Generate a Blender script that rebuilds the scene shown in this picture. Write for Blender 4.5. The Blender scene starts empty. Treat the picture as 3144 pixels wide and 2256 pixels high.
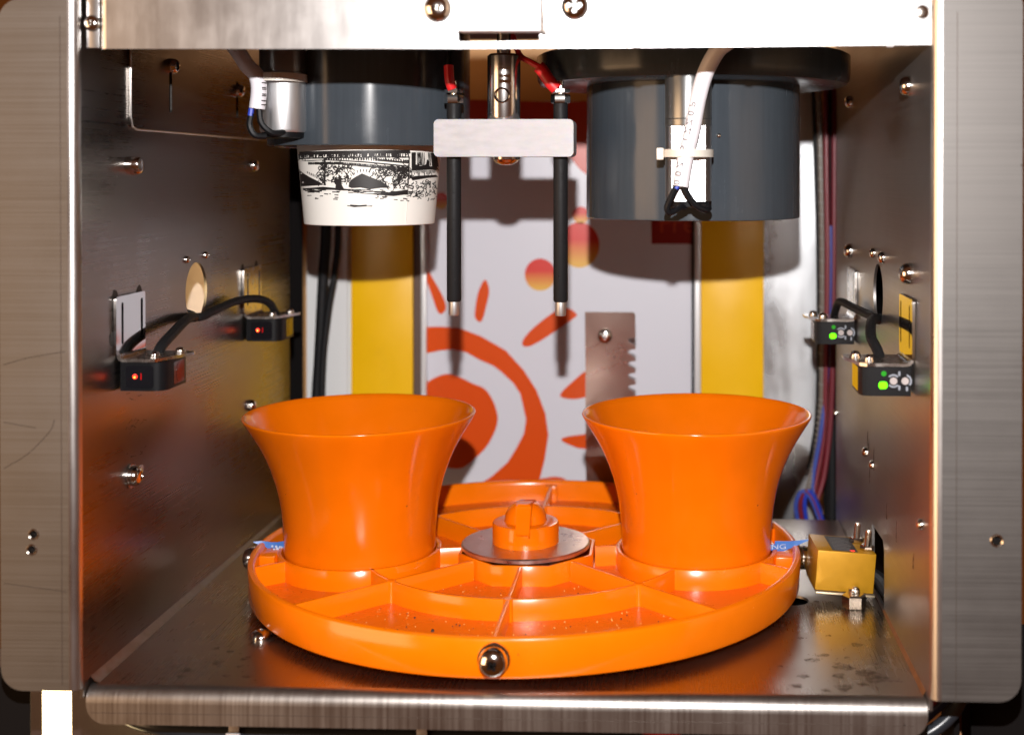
import bpy, bmesh, math, random
from mathutils import Vector, Matrix
S = 0.01                      # everything below is written in centimetres
PI = math.pi
rnd = random.Random(7)
sc = bpy.context.scene
COL = sc.collection

# ------------------------------------------------------------------ camera, world, lamps, exposure
cam = bpy.data.cameras.new("camera")
camo = bpy.data.objects.new("camera", cam); COL.objects.link(camo)
camo.location = (6.52 * S, -59.89 * S, 18.94 * S)
camo.rotation_euler = (math.radians(90 - 0.484), 0, math.radians(2.228))
cam.sensor_width = 36.0
cam.lens = 3997.7 / 3144 * 36
cam.shift_x = -(1898.7 - 1572) / 3144
cam.shift_y = -(1128 - 570.7) / 3144
cam.clip_start = 0.01; cam.clip_end = 50
cam.dof.use_dof = True
cam.dof.focus_distance = 0.565
cam.dof.aperture_fstop = 8.0
sc.camera = camo
sc.view_settings.view_transform = 'Standard'
sc.view_settings.look = 'None'
sc.view_settings.exposure = 0.0
sc.view_settings.gamma = 1.0

world = bpy.data.worlds.new("World"); sc.world = world; world.use_nodes = True
bg = world.node_tree.nodes["Background"]
bg.inputs[0].default_value = (1.0, 0.27, 0.055, 1); bg.inputs[1].default_value = 0.09


def area_lamp(name, loc, target, size, power, color, size_y=None):
    l = bpy.data.lights.new(name, 'AREA'); l.energy = power; l.color = color
    l.size = size * S
    if size_y: l.shape = 'RECTANGLE'; l.size_y = size_y * S
    o = bpy.data.objects.new(name, l); COL.objects.link(o)
    o.location = Vector(loc) * S
    o.rotation_euler = (Vector(target) - Vector(loc)).to_track_quat('-Z', 'Y').to_euler()
    return o


area_lamp("camera_flash", (6.3, -59.9, 27.7), (1.0, 2.0, 9.0), 0.9, 5.4, (1.0, 0.96, 0.94), 0.7)
area_lamp("room_lamp", (-140, -100, 8), (-16, -13, 12), 110, 20.0, (1.0, 0.62, 0.34))


# ------------------------------------------------------------------ materials
def mat(name, color, rough=0.5, metal=0.0, spec=0.5, coat=0.0, emit=None, estr=0.0, trans=0.0, sss=0.0):
    m = bpy.data.materials.new(name); m.use_nodes = True
    b = m.node_tree.nodes["Principled BSDF"]
    b.inputs["Base Color"].default_value = (*color, 1)
    b.inputs["Roughness"].default_value = rough
    b.inputs["Metallic"].default_value = metal
    b.inputs["Specular IOR Level"].default_value = spec
    b.inputs["Coat Weight"].default_value = coat
    b.inputs["Transmission Weight"].default_value = trans
    if sss:
        b.inputs["Subsurface Weight"].default_value = sss
        b.inputs["Subsurface Radius"].default_value = (0.004, 0.0015, 0.0005)
        b.inputs["Subsurface Scale"].default_value = 1.0
    if emit:
        b.inputs["Emission Color"].default_value = (*emit, 1); b.inputs["Emission Strength"].default_value = estr
    return m


def N(m, t, **kw):
    n = m.node_tree.nodes.new(t)
    for k, v in kw.items(): setattr(n, k, v)
    return n


def grain(m, scale, rlo, rhi, bump=0.0, detail=3.0, smudge=0.0, cvar=0.0, sm_scale=14.0, specks=0.0, speck_scale=300.0):
    """stretched noise for brushed sheet, blotchy smudges, small dark specks"""
    nt = m.node_tree; L = nt.links; b = nt.nodes["Principled BSDF"]
    tc = N(m, "ShaderNodeTexCoord"); mp = N(m, "ShaderNodeMapping"); mp.inputs["Scale"].default_value = scale
    L.new(tc.outputs["Object"], mp.inputs["Vector"])
    nz = N(m, "ShaderNodeTexNoise"); nz.inputs["Scale"].default_value = 1.0; nz.inputs["Detail"].default_value = detail
    L.new(mp.outputs[0], nz.inputs["Vector"])
    sm = N(m, "ShaderNodeTexNoise"); sm.inputs["Scale"].default_value = sm_scale; sm.inputs["Detail"].default_value = 6.0
    sm.inputs["Roughness"].default_value = 0.62
    L.new(tc.outputs["Object"], sm.inputs["Vector"])
    r1 = N(m, "ShaderNodeMapRange"); r1.inputs[1].default_value = 0.3; r1.inputs[2].default_value = 0.7
    r1.inputs[3].default_value = rlo; r1.inputs[4].default_value = rhi
    L.new(nz.outputs[0], r1.inputs[0])
    r2 = N(m, "ShaderNodeMapRange"); r2.inputs[1].default_value = 0.35; r2.inputs[2].default_value = 0.7
    r2.inputs[3].default_value = -smudge; r2.inputs[4].default_value = smudge
    L.new(sm.outputs[0], r2.inputs[0])
    ad = N(m, "ShaderNodeMath", operation='ADD'); L.new(r1.outputs[0], ad.inputs[0]); L.new(r2.outputs[0], ad.inputs[1])
    L.new(ad.outputs[0], b.inputs["Roughness"])
    base = b.inputs["Base Color"].default_value[:]
    last = None
    if cvar:
        mx = N(m, "ShaderNodeMix", data_type='RGBA')
        mx.inputs[6].default_value = tuple(c * (1 - cvar) for c in base[:3]) + (1,)
        mx.inputs[7].default_value = tuple(min(1, c * (1 + cvar * .6)) for c in base[:3]) + (1,)
        md = N(m, "ShaderNodeMath", operation='MULTIPLY_ADD'); md.inputs[1].default_value = 0.6; md.inputs[2].default_value = 0.0
        L.new(nz.outputs[0], md.inputs[0])
        md2 = N(m, "ShaderNodeMath", operation='MULTIPLY_ADD'); md2.inputs[1].default_value = 0.4
        L.new(sm.outputs[0], md2.inputs[0]); L.new(md.outputs[0], md2.inputs[2])
        st = N(m, "ShaderNodeMapRange"); st.inputs[1].default_value = 0.3; st.inputs[2].default_value = 0.7
        L.new(md2.outputs[0], st.inputs[0]); L.new(st.outputs[0], mx.inputs[0])
        last = mx.outputs[2]; L.new(last, b.inputs["Base Color"])
    if specks:
        vo = N(m, "ShaderNodeTexVoronoi"); vo.inputs["Scale"].default_value = speck_scale
        L.new(tc.outputs["Object"], vo.inputs["Vector"])
        lt = N(m, "ShaderNodeMath", operation='LESS_THAN'); lt.inputs[1].default_value = 0.10
        L.new(vo.outputs["Distance"], lt.inputs[0])
        sp = N(m, "ShaderNodeMath", operation='GREATER_THAN'); sp.inputs[1].default_value = 1 - specks
        sx = N(m, "ShaderNodeSeparateColor"); L.new(vo.outputs["Color"], sx.inputs[0]); L.new(sx.outputs[0], sp.inputs[0])
        mu = N(m, "ShaderNodeMath", operation='MULTIPLY'); L.new(lt.outputs[0], mu.inputs[0]); L.new(sp.outputs[0], mu.inputs[1])
        m2 = N(m, "ShaderNodeMix", data_type='RGBA'); m2.inputs[7].default_value = (0.03, 0.02, 0.015, 1)
        if last: L.new(last, m2.inputs[6])
        else: m2.inputs[6].default_value = base
        L.new(mu.outputs[0], m2.inputs[0]); L.new(m2.outputs[2], b.inputs["Base Color"])
    if bump:
        bp = N(m, "ShaderNodeBump"); bp.inputs["Strength"].default_value = bump; bp.inputs["Distance"].default_value = 0.0002
        L.new(nz.outputs[0], bp.inputs["Height"]); L.new(bp.outputs[0], b.inputs["Normal"])
    return m


STEEL = (0.60, 0.575, 0.545)
M = {}
M['wallr'] = grain(mat("brushed_steel_right_wall", (0.36, 0.345, 0.335), 0.26, 1.0), (50, 8, 2200), 0.34, 0.42, 0.0, smudge=0.05, cvar=0.05, specks=0.10, speck_scale=330)  # lighter copy of the left wall's steel, so this side looks better lit
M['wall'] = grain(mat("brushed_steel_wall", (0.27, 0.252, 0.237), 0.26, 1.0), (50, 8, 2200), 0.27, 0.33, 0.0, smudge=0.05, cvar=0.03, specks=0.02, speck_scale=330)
M['flange'] = grain(mat("brushed_steel_front", (0.17, 0.162, 0.155), 0.4, 1.0), (9, 100, 2000), 0.50, 0.58, 0.0, smudge=0.05, cvar=0.17, specks=0.01)
M['bend'] = grain(mat("highlight_bend_steel", (0.60, 0.58, 0.56), 0.3, 1.0), (300, 300, 20), 0.28, 0.36, 0.0, smudge=0.04, cvar=0.1)  # brighter than the flange steel, so the bends show as highlight lines
M['floor'] = grain(mat("brushed_steel_floor", (0.39, 0.335, 0.285), 0.28, 1.0), (1800, 10, 50), 0.27, 0.33, 0.0, smudge=0.06, cvar=0.05, specks=0.03, speck_scale=300)
M['lip'] = grain(mat("brushed_steel_lip", (0.42, 0.395, 0.37), 0.36, 1.0), (1100, 120, 9), 0.34, 0.42, 0.0, smudge=0.05, cvar=0.11, specks=0.02)
M['bar'] = grain(mat("satin_steel_bar", (0.50, 0.50, 0.50), 0.42, 1.0), (200, 200, 40), 0.34, 0.39, 0.01, smudge=0.03, cvar=0.06, sm_scale=45)
M['steel'] = grain(mat("bent_sheet_steel", (0.56, 0.53, 0.5), 0.25, 1.0), (300, 300, 300), 0.2, 0.32, 0.03, smudge=0.06, cvar=0.2)
M['mirror'] = mat("polished_steel", (0.66, 0.65, 0.64), 0.07, 1.0)
M['post'] = mat("satin_chrome", (0.66, 0.65, 0.64), 0.2, 1.0)
M['chrome'] = mat("bright_screw_steel", (0.72, 0.7, 0.67), 0.13, 1.0)
M['nut'] = mat("plated_nut", (0.68, 0.63, 0.56), 0.2, 1.0)
M['washer'] = grain(mat("worn_grey_steel", (0.58, 0.50, 0.46), 0.36, 1.0), (300, 300, 300), 0.30, 0.42, 0.006, smudge=0.08, cvar=0.15, sm_scale=60)
M['zinc'] = grain(mat("zinc_motor_can", (0.66, 0.67, 0.68), 0.3, 1.0), (900, 900, 60), 0.42, 0.50, 0.005)
M['zincflat'] = mat("bright_zinc_can", (0.68, 0.69, 0.70), 0.30, 1.0)
M['gear'] = mat("dull_gearbox_metal", (0.30, 0.31, 0.31), 0.36, 0.9)
M['orange'] = grain(mat("glossy_orange_plastic", (0.76, 0.150, 0.001), 0.26, 0.0, 0.5, sss=0.0), (60, 60, 60), 0.13, 0.20, 0.0, smudge=0.07, cvar=0.06, specks=0.02, speck_scale=300)
M['tray'] = grain(mat("orange_tray_plastic", (0.82, 0.172, 0.001), 0.3, 0.0, 0.5), (60, 60, 60), 0.16, 0.24, 0.0, smudge=0.07, cvar=0.07, specks=0.02, speck_scale=300)
M['traydusty'] = grain(mat("dusty_orange_plastic", (0.72, 0.135, 0.006), 0.3, 0.0, 0.5), (60, 60, 60), 0.22, 0.36, 0.0, smudge=0.06, cvar=0.1, specks=0.12, speck_scale=330)
M['pvc'] = grain(mat("dark_grey_plastic", (0.044, 0.054, 0.065), 0.24, 0.0, 0.32), (500, 500, 20), 0.20, 0.25, 0.0, smudge=0.05, cvar=0.12, sm_scale=60, specks=0.0)
def aniso(m, amount, rot=0.0):
    b = m.node_tree.nodes["Principled BSDF"]; t = N(m, "ShaderNodeTangent", direction_type='RADIAL', axis='Z')
    m.node_tree.links.new(t.outputs[0], b.inputs["Tangent"])
    b.inputs["Anisotropic"].default_value = amount; b.inputs["Anisotropic Rotation"].default_value = rot
aniso(M['pvc'], 0.8, 0.25); aniso(M['gear'], 0.6, 0.25)
M['black'] = mat("black_plastic", (0.006, 0.006, 0.007), 0.42, 0.0, 0.14)
M['rubber'] = grain(mat("black_rubber", (0.009, 0.009, 0.010), 0.5, 0.0, 0.2), (700, 700, 300), 0.5, 0.62, 0.15)
M['void'] = mat("shade_black", (0.006, 0.005, 0.005), 0.9, 0.0, 0.1)  # near-black that stands in for shade inside slots, holes and gaps
M['brown'] = mat("shaded_cabinet_brown", (0.10, 0.06, 0.045), 0.6)
M['tan'] = mat("tan_cabinet_board", (0.55, 0.30, 0.11), 0.5)
M['nylon'] = grain(mat("milky_nylon", (0.40, 0.39, 0.41), 0.5, 0.0, 0.4, sss=0.5), (140, 140, 420), 0.4, 0.55, 0.02, smudge=0.05, cvar=0.22, sm_scale=70)
M['white'] = mat("white_cable_sheath", (0.72, 0.70, 0.74), 0.35)
M['tie'] = mat("natural_nylon_tie", (0.66, 0.62, 0.55), 0.4)
M['tiew'] = mat("white_nylon_tie", (0.42, 0.40, 0.41), 0.4)
M['red'] = mat("red_sleeve", (0.62, 0.012, 0.016), 0.42)
M['redwire'] = mat("dark_red_wire", (0.15, 0.011, 0.020), 0.4)
M['bluewire'] = mat("blue_wire", (0.03, 0.06, 0.30), 0.4)
M['bluebright'] = mat("bright_blue_wire", (0.015, 0.04, 0.38), 0.4)
M['gold'] = grain(mat("gold_anodised_body", (0.46, 0.235, 0.010), 0.5, 0.35, 0.4), (300, 300, 300), 0.42, 0.54, 0.02, cvar=0.08, smudge=0.03)
M['plate'] = mat("pale_zinc_plate", (0.62, 0.54, 0.38), 0.4, 0.8)
M['paper'] = mat("paper_board", (0.80, 0.775, 0.72), 0.55)
M['ink'] = mat("black_print_ink", (0.012, 0.010, 0.010), 0.5)
M['poster'] = mat("white_poster_film", (0.66, 0.665, 0.73), 0.26)
M['posterorange'] = mat("orange_print", (0.68, 0.075, 0.004), 0.26)
M['posterred'] = mat("red_print", (0.52, 0.045, 0.012), 0.3)
M['boxred'] = mat("crimson_print", (0.30, 0.010, 0.008), 0.3)
M['boxtext'] = mat("lighter_red_print", (0.50, 0.05, 0.02), 0.3)
M['yellow'] = grain(mat("yellow_painted_panel", (0.92, 0.52, 0.001), 0.34, 0.0, 0.5), (40, 40, 40), 0.3, 0.38, 0.0, cvar=0.05)
M['alu'] = mat("pale_trim", (0.70, 0.70, 0.70), 0.35, 0.3)
M['sheet'] = grain(mat("bright_back_sheet", (0.56, 0.58, 0.60), 0.28, 0.75), (60, 60, 10), 0.22, 0.42, 0.0, smudge=0.08, cvar=0.2, sm_scale=18)
M['whitesheet'] = mat("white_reflection_sheet", (0.74, 0.76, 0.76), 0.35)  # white stands in for bright reflections on a steel panel
M['tape'] = mat("blue_tape", (0.05, 0.17, 0.50), 0.3)
M['tapewhite'] = mat("white_tape_print", (0.42, 0.53, 0.70), 0.4)
M['tapeclear'] = mat("milky_tape", (0.62, 0.40, 0.26), 0.35)
M['dust'] = mat("pale_crumbs", (0.75, 0.45, 0.12), 0.7)
M['crumb'] = mat("dark_crumbs", (0.02, 0.012, 0.008), 0.7)
M['stain'] = mat("dried_brown_stain", (0.13, 0.085, 0.06), 0.42, 0.75)
_m = M['stain']; _nt = _m.node_tree; _tr = N(_m, 'ShaderNodeBsdfTransparent'); _mx = N(_m, 'ShaderNodeMixShader'); _nz = N(_m, 'ShaderNodeTexNoise'); _mr = N(_m, 'ShaderNodeMapRange')
_tc = N(_m, 'ShaderNodeTexCoord'); _nz.inputs['Scale'].default_value = 420; _nz.inputs['Detail'].default_value = 4
_mr.inputs[1].default_value = .38; _mr.inputs[2].default_value = .62; _mr.inputs[3].default_value = .1; _mr.inputs[4].default_value = .65
_nt.links.new(_tc.outputs['Object'], _nz.inputs['Vector']); _nt.links.new(_nz.outputs[0], _mr.inputs[0]); _nt.links.new(_mr.outputs[0], _mx.inputs[0])
_nt.links.new(_tr.outputs[0], _mx.inputs[1]); _nt.links.new(_nt.nodes['Principled BSDF'].outputs[0], _mx.inputs[2]); _nt.links.new(_mx.outputs[0], _nt.nodes['Material Output'].inputs[0])
M['lampm'] = mat("lit_tube", (1, 0.9, 0.6), 0.4, emit=(1.0, 0.74, 0.38), estr=12.0)
M['ledred'] = mat("red_led_lit", (0.8, 0.02, 0.01), 0.2, emit=(1.0, 0.03, 0.015), estr=2.2)
M['ledcore'] = mat("red_led_core", (1, 0.3, 0.05), 0.2, emit=(1.0, 0.22, 0.02), estr=6.0)
M['ledgreen'] = mat("green_led_lit", (0.1, 0.8, 0.01), 0.2, emit=(0.12, 1.0, 0.0), estr=2.2)
M['leddim'] = mat("green_led_dim", (0.02, 0.22, 0.02), 0.15, emit=(0.03, 0.5, 0.01), estr=0.16)
M['dial'] = mat("grey_dial", (0.34, 0.31, 0.31), 0.5)
M['mark'] = mat("pale_grey_print", (0.19, 0.215, 0.26), 0.5)
M['lens'] = mat("dark_red_window", (0.05, 0.004, 0.003), 0.06)
M['smoke'] = mat("smoked_window", (0.03, 0.018, 0.012), 0.06, 0.3)
M['hose'] = mat("grey_black_hose", (0.018, 0.022, 0.028), 0.3)
M['amber'] = mat("amber_reflective_window", (0.50, 0.40, 0.34), 0.05, 1.0)
M['label'] = mat("grey_rating_label", (0.035, 0.037, 0.04), 0.5)
M['burn'] = mat("dark_burn_mark", (0.02, 0.014, 0.010), 0.6, 0.3)
M['scratch'] = mat("dark_scratch", (0.07, 0.05, 0.04), 0.5, 0.5)

# print gradient for the fruit balls (red above, yellow below)
mb_ = mat("red_to_yellow_print", (0.7, 0.03, 0.02), 0.28)
_tc = N(mb_, "ShaderNodeTexCoord"); _sx = N(mb_, "ShaderNodeSeparateXYZ"); _cr = N(mb_, "ShaderNodeValToRGB")
mb_.node_tree.links.new(_tc.outputs["Generated"], _sx.inputs[0]); mb_.node_tree.links.new(_sx.outputs[2], _cr.inputs[0])
_cr.color_ramp.elements[0].position = 0.08; _cr.color_ramp.elements[0].color = (0.74, 0.42, 0.07, 1)
_cr.color_ramp.elements[1].position = 0.62; _cr.color_ramp.elements[1].color = (0.62, 0.03, 0.02, 1)
mb_.node_tree.links.new(_cr.outputs[0], mb_.node_tree.nodes["Principled BSDF"].inputs["Base Color"])
M['ball'] = mb_


# ------------------------------------------------------------------ mesh helpers
def basis(axis):
    z = Vector(axis).normalized()
    x = Vector((1, 0, 0)) if abs(z.x) < 0.9 else Vector((0, 1, 0))
    x = (x - z * x.dot(z)).normalized(); y = z.cross(x)
    return x, y, z


def root_loc(o):
    v = Vector((0, 0, 0))
    while o is not None:
        v += o.location; o = o.parent
    return v


class MB:
    def __init__(s): s.bm = bmesh.new()      # material_index 1 marks faces to be shaded flat until build()

    def faces(s, vs, fs):
        v = [s.bm.verts.new(p) for p in vs]
        for f in fs:
            try: s.bm.faces.new([v[i] for i in f])
            except ValueError: pass
        return s

    def box(s, x0, x1, y0, y1, z0, z1, bevel=0.0, mtx=None):
        r = bmesh.ops.create_cube(s.bm, size=1.0)
        vs = r['verts']
        for v in vs:
            v.co = Vector(((x0 + x1) / 2 + v.co.x * (x1 - x0), (y0 + y1) / 2 + v.co.y * (y1 - y0), (z0 + z1) / 2 + v.co.z * (z1 - z0)))
        if not bevel:
            for fc in {fc for v in vs for fc in v.link_faces}: fc.material_index = 1
        if bevel:
            es = list({e for v in vs for e in v.link_edges})
            g = bmesh.ops.bevel(s.bm, geom=es, offset=bevel, segments=2, affect='EDGES', profile=0.5)
            vs = list({v for f in g['faces'] for v in f.verts} | {v for v in vs if v.is_valid})
        if mtx is not None:
            for v in vs: v.co = mtx @ v.co
        return s

    def lathe(s, prof, c, axis=(0, 0, 1), n=48, a0=0.0, a1=2 * PI, closed=True):
        """prof: list of (r, h) along the axis from c"""
        x, y, z = basis(axis); c = Vector(c)
        full = abs(a1 - a0 - 2 * PI) < 1e-6
        m = n if full else n + 1
        rings = []
        for r, h in prof:
            if r < 1e-6:
                rings.append([s.bm.verts.new(c + z * h)])
            else:
                rings.append([s.bm.verts.new(c + z * h + (x * math.cos(a0 + (a1 - a0) * i / n) + y * math.sin(a0 + (a1 - a0) * i / n)) * r) for i in range(m)])
        for a, b in zip(rings, rings[1:]):
            for i in range(n):
                j = (i + 1) % m if full else i + 1
                if len(a) == 1 and len(b) == 1: continue
                try:
                    if len(a) == 1: s.bm.faces.new((a[0], b[i], b[j]))
                    elif len(b) == 1: s.bm.faces.new((a[i], a[j], b[0]))
                    else: s.bm.faces.new((a[i], a[j], b[j], b[i]))
                except ValueError: pass
        return s

    def tube(s, path, r, n=10, smooth=True, flat=1.0, taper=None):
        pts = [Vector(p) for p in path]
        if smooth and len(pts) > 2:
            out = []
            P = [pts[0] * 2 - pts[1]] + pts + [pts[-1] * 2 - pts[-2]]
            for i in range(1, len(P) - 2):
                for k in range(6):
                    t = k / 6
                    a, b, c, d = P[i - 1], P[i], P[i + 1], P[i + 2]
                    out.append(0.5 * ((2 * b) + (c - a) * t + (2 * a - 5 * b + 4 * c - d) * t * t + (3 * b - a - 3 * c + d) * t ** 3))
            out.append(pts[-1]); pts = out
        up = None; rings = []
        for i, p in enumerate(pts):
            d = (pts[min(i + 1, len(pts) - 1)] - pts[max(i - 1, 0)]).normalized()
            if up is None:
                up = Vector((0, 0, 1)) if abs(d.z) < 0.9 else Vector((0, 1, 0))
            u = (up - d * up.dot(d)).normalized(); w = d.cross(u); up = u
            rr = r * (taper(i / (len(pts) - 1)) if taper else 1)
            rings.append([s.bm.verts.new(p + u * math.cos(2 * PI * k / n) * rr + w * math.sin(2 * PI * k / n) * rr * flat) for k in range(n)])
        for a, b in zip(rings, rings[1:]):
            for k in range(n): s.bm.faces.new((a[k], a[(k + 1) % n], b[(k + 1) % n], b[k]))
        s.bm.faces.new(rings[0][::-1]); s.bm.faces.new(rings[-1])
        return s

    def prism(s, outer, t0, t1, f, holes=()):
        """2D outline (+ holes) carried into space by f(u, v, t), closed between t0 and t1"""
        loops = [list(outer)] + [list(h) for h in holes]
        for t in (t0, t1):
            es = []
            for lp in loops:
                vs = [s.bm.verts.new(Vector((u, v, 0))) for u, v in lp]
                es += [s.bm.edges.new((vs[i], vs[(i + 1) % len(vs)])) for i in range(len(vs))]
            g = bmesh.ops.triangle_fill(s.bm, use_beauty=True, use_dissolve=False, edges=es)
            vset = {v for e in es for v in e.verts}
            for v in vset: v.co = Vector(f(v.co.x, v.co.y, t))
            for fc in {fc for v in vset for fc in v.link_faces}: fc.material_index = 1
        for lp in loops:
            a = [s.bm.verts.new(Vector(f(u, v, t0))) for u, v in lp]
            b = [s.bm.verts.new(Vector(f(u, v, t1))) for u, v in lp]
            for i in range(len(lp)):
                j = (i + 1) % len(lp)
                s.bm.faces.new((a[i], a[j], b[j], b[i]))
        return s

    def flat(s, outer, f):
        es = []
        vs = [s.bm.verts.new(Vector((u, v, 0))) for u, v in outer]
        es = [s.bm.edges.new((vs[i], vs[(i + 1) % len(vs)])) for i in range(len(vs))]
        bmesh.ops.triangle_fill(s.bm, use_beauty=True, use_dissolve=False, edges=es)
        for v in vs: v.co = Vector(f(v.co.x, v.co.y))
        return s

    def build(s, name, m, parent=None, angle=35, origin=None, weld=True):
        bm = s.bm
        if weld: bmesh.ops.remove_doubles(bm, verts=bm.verts, dist=1e-5)
        bmesh.ops.recalc_face_normals(bm, faces=bm.faces)
        off = root_loc(parent) / S if parent is not None else Vector((0, 0, 0))
        if origin is not None: off = Vector(origin)
        for v in bm.verts: v.co = (v.co - off) * S
        for f in bm.faces:
            f.smooth = f.material_index == 0; f.material_index = 0
        me = bpy.data.meshes.new(name); bm.to_mesh(me); bm.free()
        smooth = [f.use_smooth for f in me.polygons]
        me.set_sharp_from_angle(angle=math.radians(angle))
        me.polygons.foreach_set("use_smooth", smooth)
        me.materials.append(m if not isinstance(m, str) else M[m])
        o = bpy.data.objects.new(name, me); COL.objects.link(o)
        if parent is not None: o.parent = parent
        if origin is not None:
            o.location = Vector(origin) * S - (root_loc(parent) if parent is not None else Vector((0, 0, 0)))
        return o


def thing(name, label, cat, loc, group=None):
    o = bpy.data.objects.new(name, None); COL.objects.link(o)
    o.empty_display_size = 0.01
    o.location = Vector(loc) * S; o['label'] = label; o['category'] = cat
    if group: o['group'] = group
    return o


def tag(o, label, cat, group=None):
    o['label'] = label; o['category'] = cat
    if group: o['group'] = group
    return o


def structure(o):
    o['kind'] = 'structure'; return o


def place(me, name, parent, loc, rot=None, scale=1.0):
    o = bpy.data.objects.new(name, me); COL.objects.link(o); o.parent = parent
    o.location = Vector(loc) * S - (root_loc(parent) if parent is not None else Vector((0, 0, 0)))
    if rot is not None: o.rotation_euler = rot
    o.scale = (scale,) * 3
    return o


def rrect(u0, u1, v0, v1, r, n=6, corners=(1, 1, 1, 1)):
    """corners: bl, br, tr, tl"""
    out = []
    for (cu, cv, a, k) in ((u0, v0, PI, 0), (u1, v0, 1.5 * PI, 1), (u1, v1, 0, 2), (u0, v1, .5 * PI, 3)):
        if corners[k]:
            ru = cu + (r if k in (0, 3) else -r); rv = cv + (r if k in (0, 1) else -r)
            for i in range(n + 1): out.append((ru + r * math.cos(a + i / n * PI / 2), rv + r * math.sin(a + i / n * PI / 2)))
        else: out.append((cu, cv))
    return out


def circle(u, v, r, n=40, rv=None):
    rv = rv or r
    return [(u + r * math.cos(2 * PI * i / n), v + rv * math.sin(2 * PI * i / n)) for i in range(n)]


def text_faces(body, size, f, mbd):
    """font outline carried onto a surface by f(u, v)"""
    cu = bpy.data.curves.new("lettering", 'FONT'); cu.body = body; cu.size = size; cu.align_x = 'CENTER'; cu.align_y = 'CENTER'
    cu.resolution_u = 3
    o = bpy.data.objects.new("lettering", cu); COL.objects.link(o)
    dg = bpy.context.evaluated_depsgraph_get(); me = bpy.data.meshes.new_from_object(o.evaluated_get(dg))
    vs = [f(v.co.x, v.co.y) for v in me.vertices]; fs = [tuple(p.vertices) for p in me.polygons]
    mbd.faces(vs, fs)
    bpy.data.objects.remove(o); bpy.data.curves.remove(cu); bpy.data.meshes.remove(me)


XZ = lambda y: (lambda u, v, t=0: (u, y + t, v))

# one screw mesh for everything: dome pan head with a cross recess, pointing +Z
def screw_mesh(name, r, h, m='chrome', recess=True, washer=0.0, shank=0.0):
    b = MB()
    prof = [(0, -shank), (r * .55, -shank), (r * .55, 0)] if shank else [(0, 0)]
    if washer: prof += [(washer, 0), (washer, h * .22), (r, h * .22)]
    k0 = h * .22 if washer else 0
    prof += [(r, k0), (r * .99, k0 + h * .25), (r * .90, k0 + h * .62), (r * .7, k0 + h * .86), (r * .40, k0 + h * .99)]
    if recess: prof += [(r * .30, k0 + h), (r * .16, k0 + h * .62), (0, k0 + h * .5)]
    else: prof += [(0, k0 + h * 1.03)]
    b.lathe(prof, (0, 0, 0), n=20)
    o = b.build(name, m, angle=40); me = o.data; bpy.data.objects.remove(o)
    return me


SCREW = screw_mesh("pan_screw", 0.34, 0.26)
SCREW_S = screw_mesh("small_screw", 0.2, 0.2)
DOME = screw_mesh("dome_screw", 0.38, 0.42, recess=False)
BOLTY = screw_mesh("long_screw", 0.36, 0.34, shank=0.0, washer=0.44)
RX = (0, PI / 2, 0)      # +Z to +X
LX = (0, -PI / 2, 0)     # +Z to -X
FY = (PI / 2, 0, 0)      # +Z to -Y (towards the camera)

# ------------------------------------------------------------------ the chamber: floor, side walls with front flanges
XL, XR = -15.03, 15.86
# floor plate with rounded front bend and lip
b = MB()
hole = [(12.0 + .75 * math.cos(a), -1.75 + .72 * math.sin(a)) for a in [i / 24 * 2 * PI for i in range(24)]]
b.prism([(XL + .05, -12.3), (XR - .05, -12.3), (XR - .05, 11.9), (XL + .05, 11.9)], 0, -.12, lambda u, v, t: (u, v, t),
        [hole, circle(13.08, -1.9, .14, 10)])
floor = structure(b.build("floor", 'floor'))
b = MB()
n = 10; R0 = .52
pts = [(-12.3 - R0 * math.sin(i / n * PI / 2), -R0 + R0 * math.cos(i / n * PI / 2)) for i in range(n + 1)]
x0, x1 = XL + .06, XR - .03
for (pa, pb) in zip(pts, pts[1:]):
    b.faces([(x0, *pa), (x1, *pa), (x1, *pb), (x0, *pb)], [(0, 1, 2, 3)])
lip_out = rrect(x0, x1, -1.30, -R0, .72, 7, (1, 1, 0, 0))
b.prism(lip_out, 0, .12, XZ(-12.3 - R0))
lip = b.build("front_lip", 'lip', floor)
# scribed line along the lip and rolled dust line
b = MB(); b.box(x0 + .2, x1 - .5, -12.3 - R0 - .006, -12.3 - R0 + .01, -.885, -.868); b.build("scribed_line", 'scratch', floor)
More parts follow.
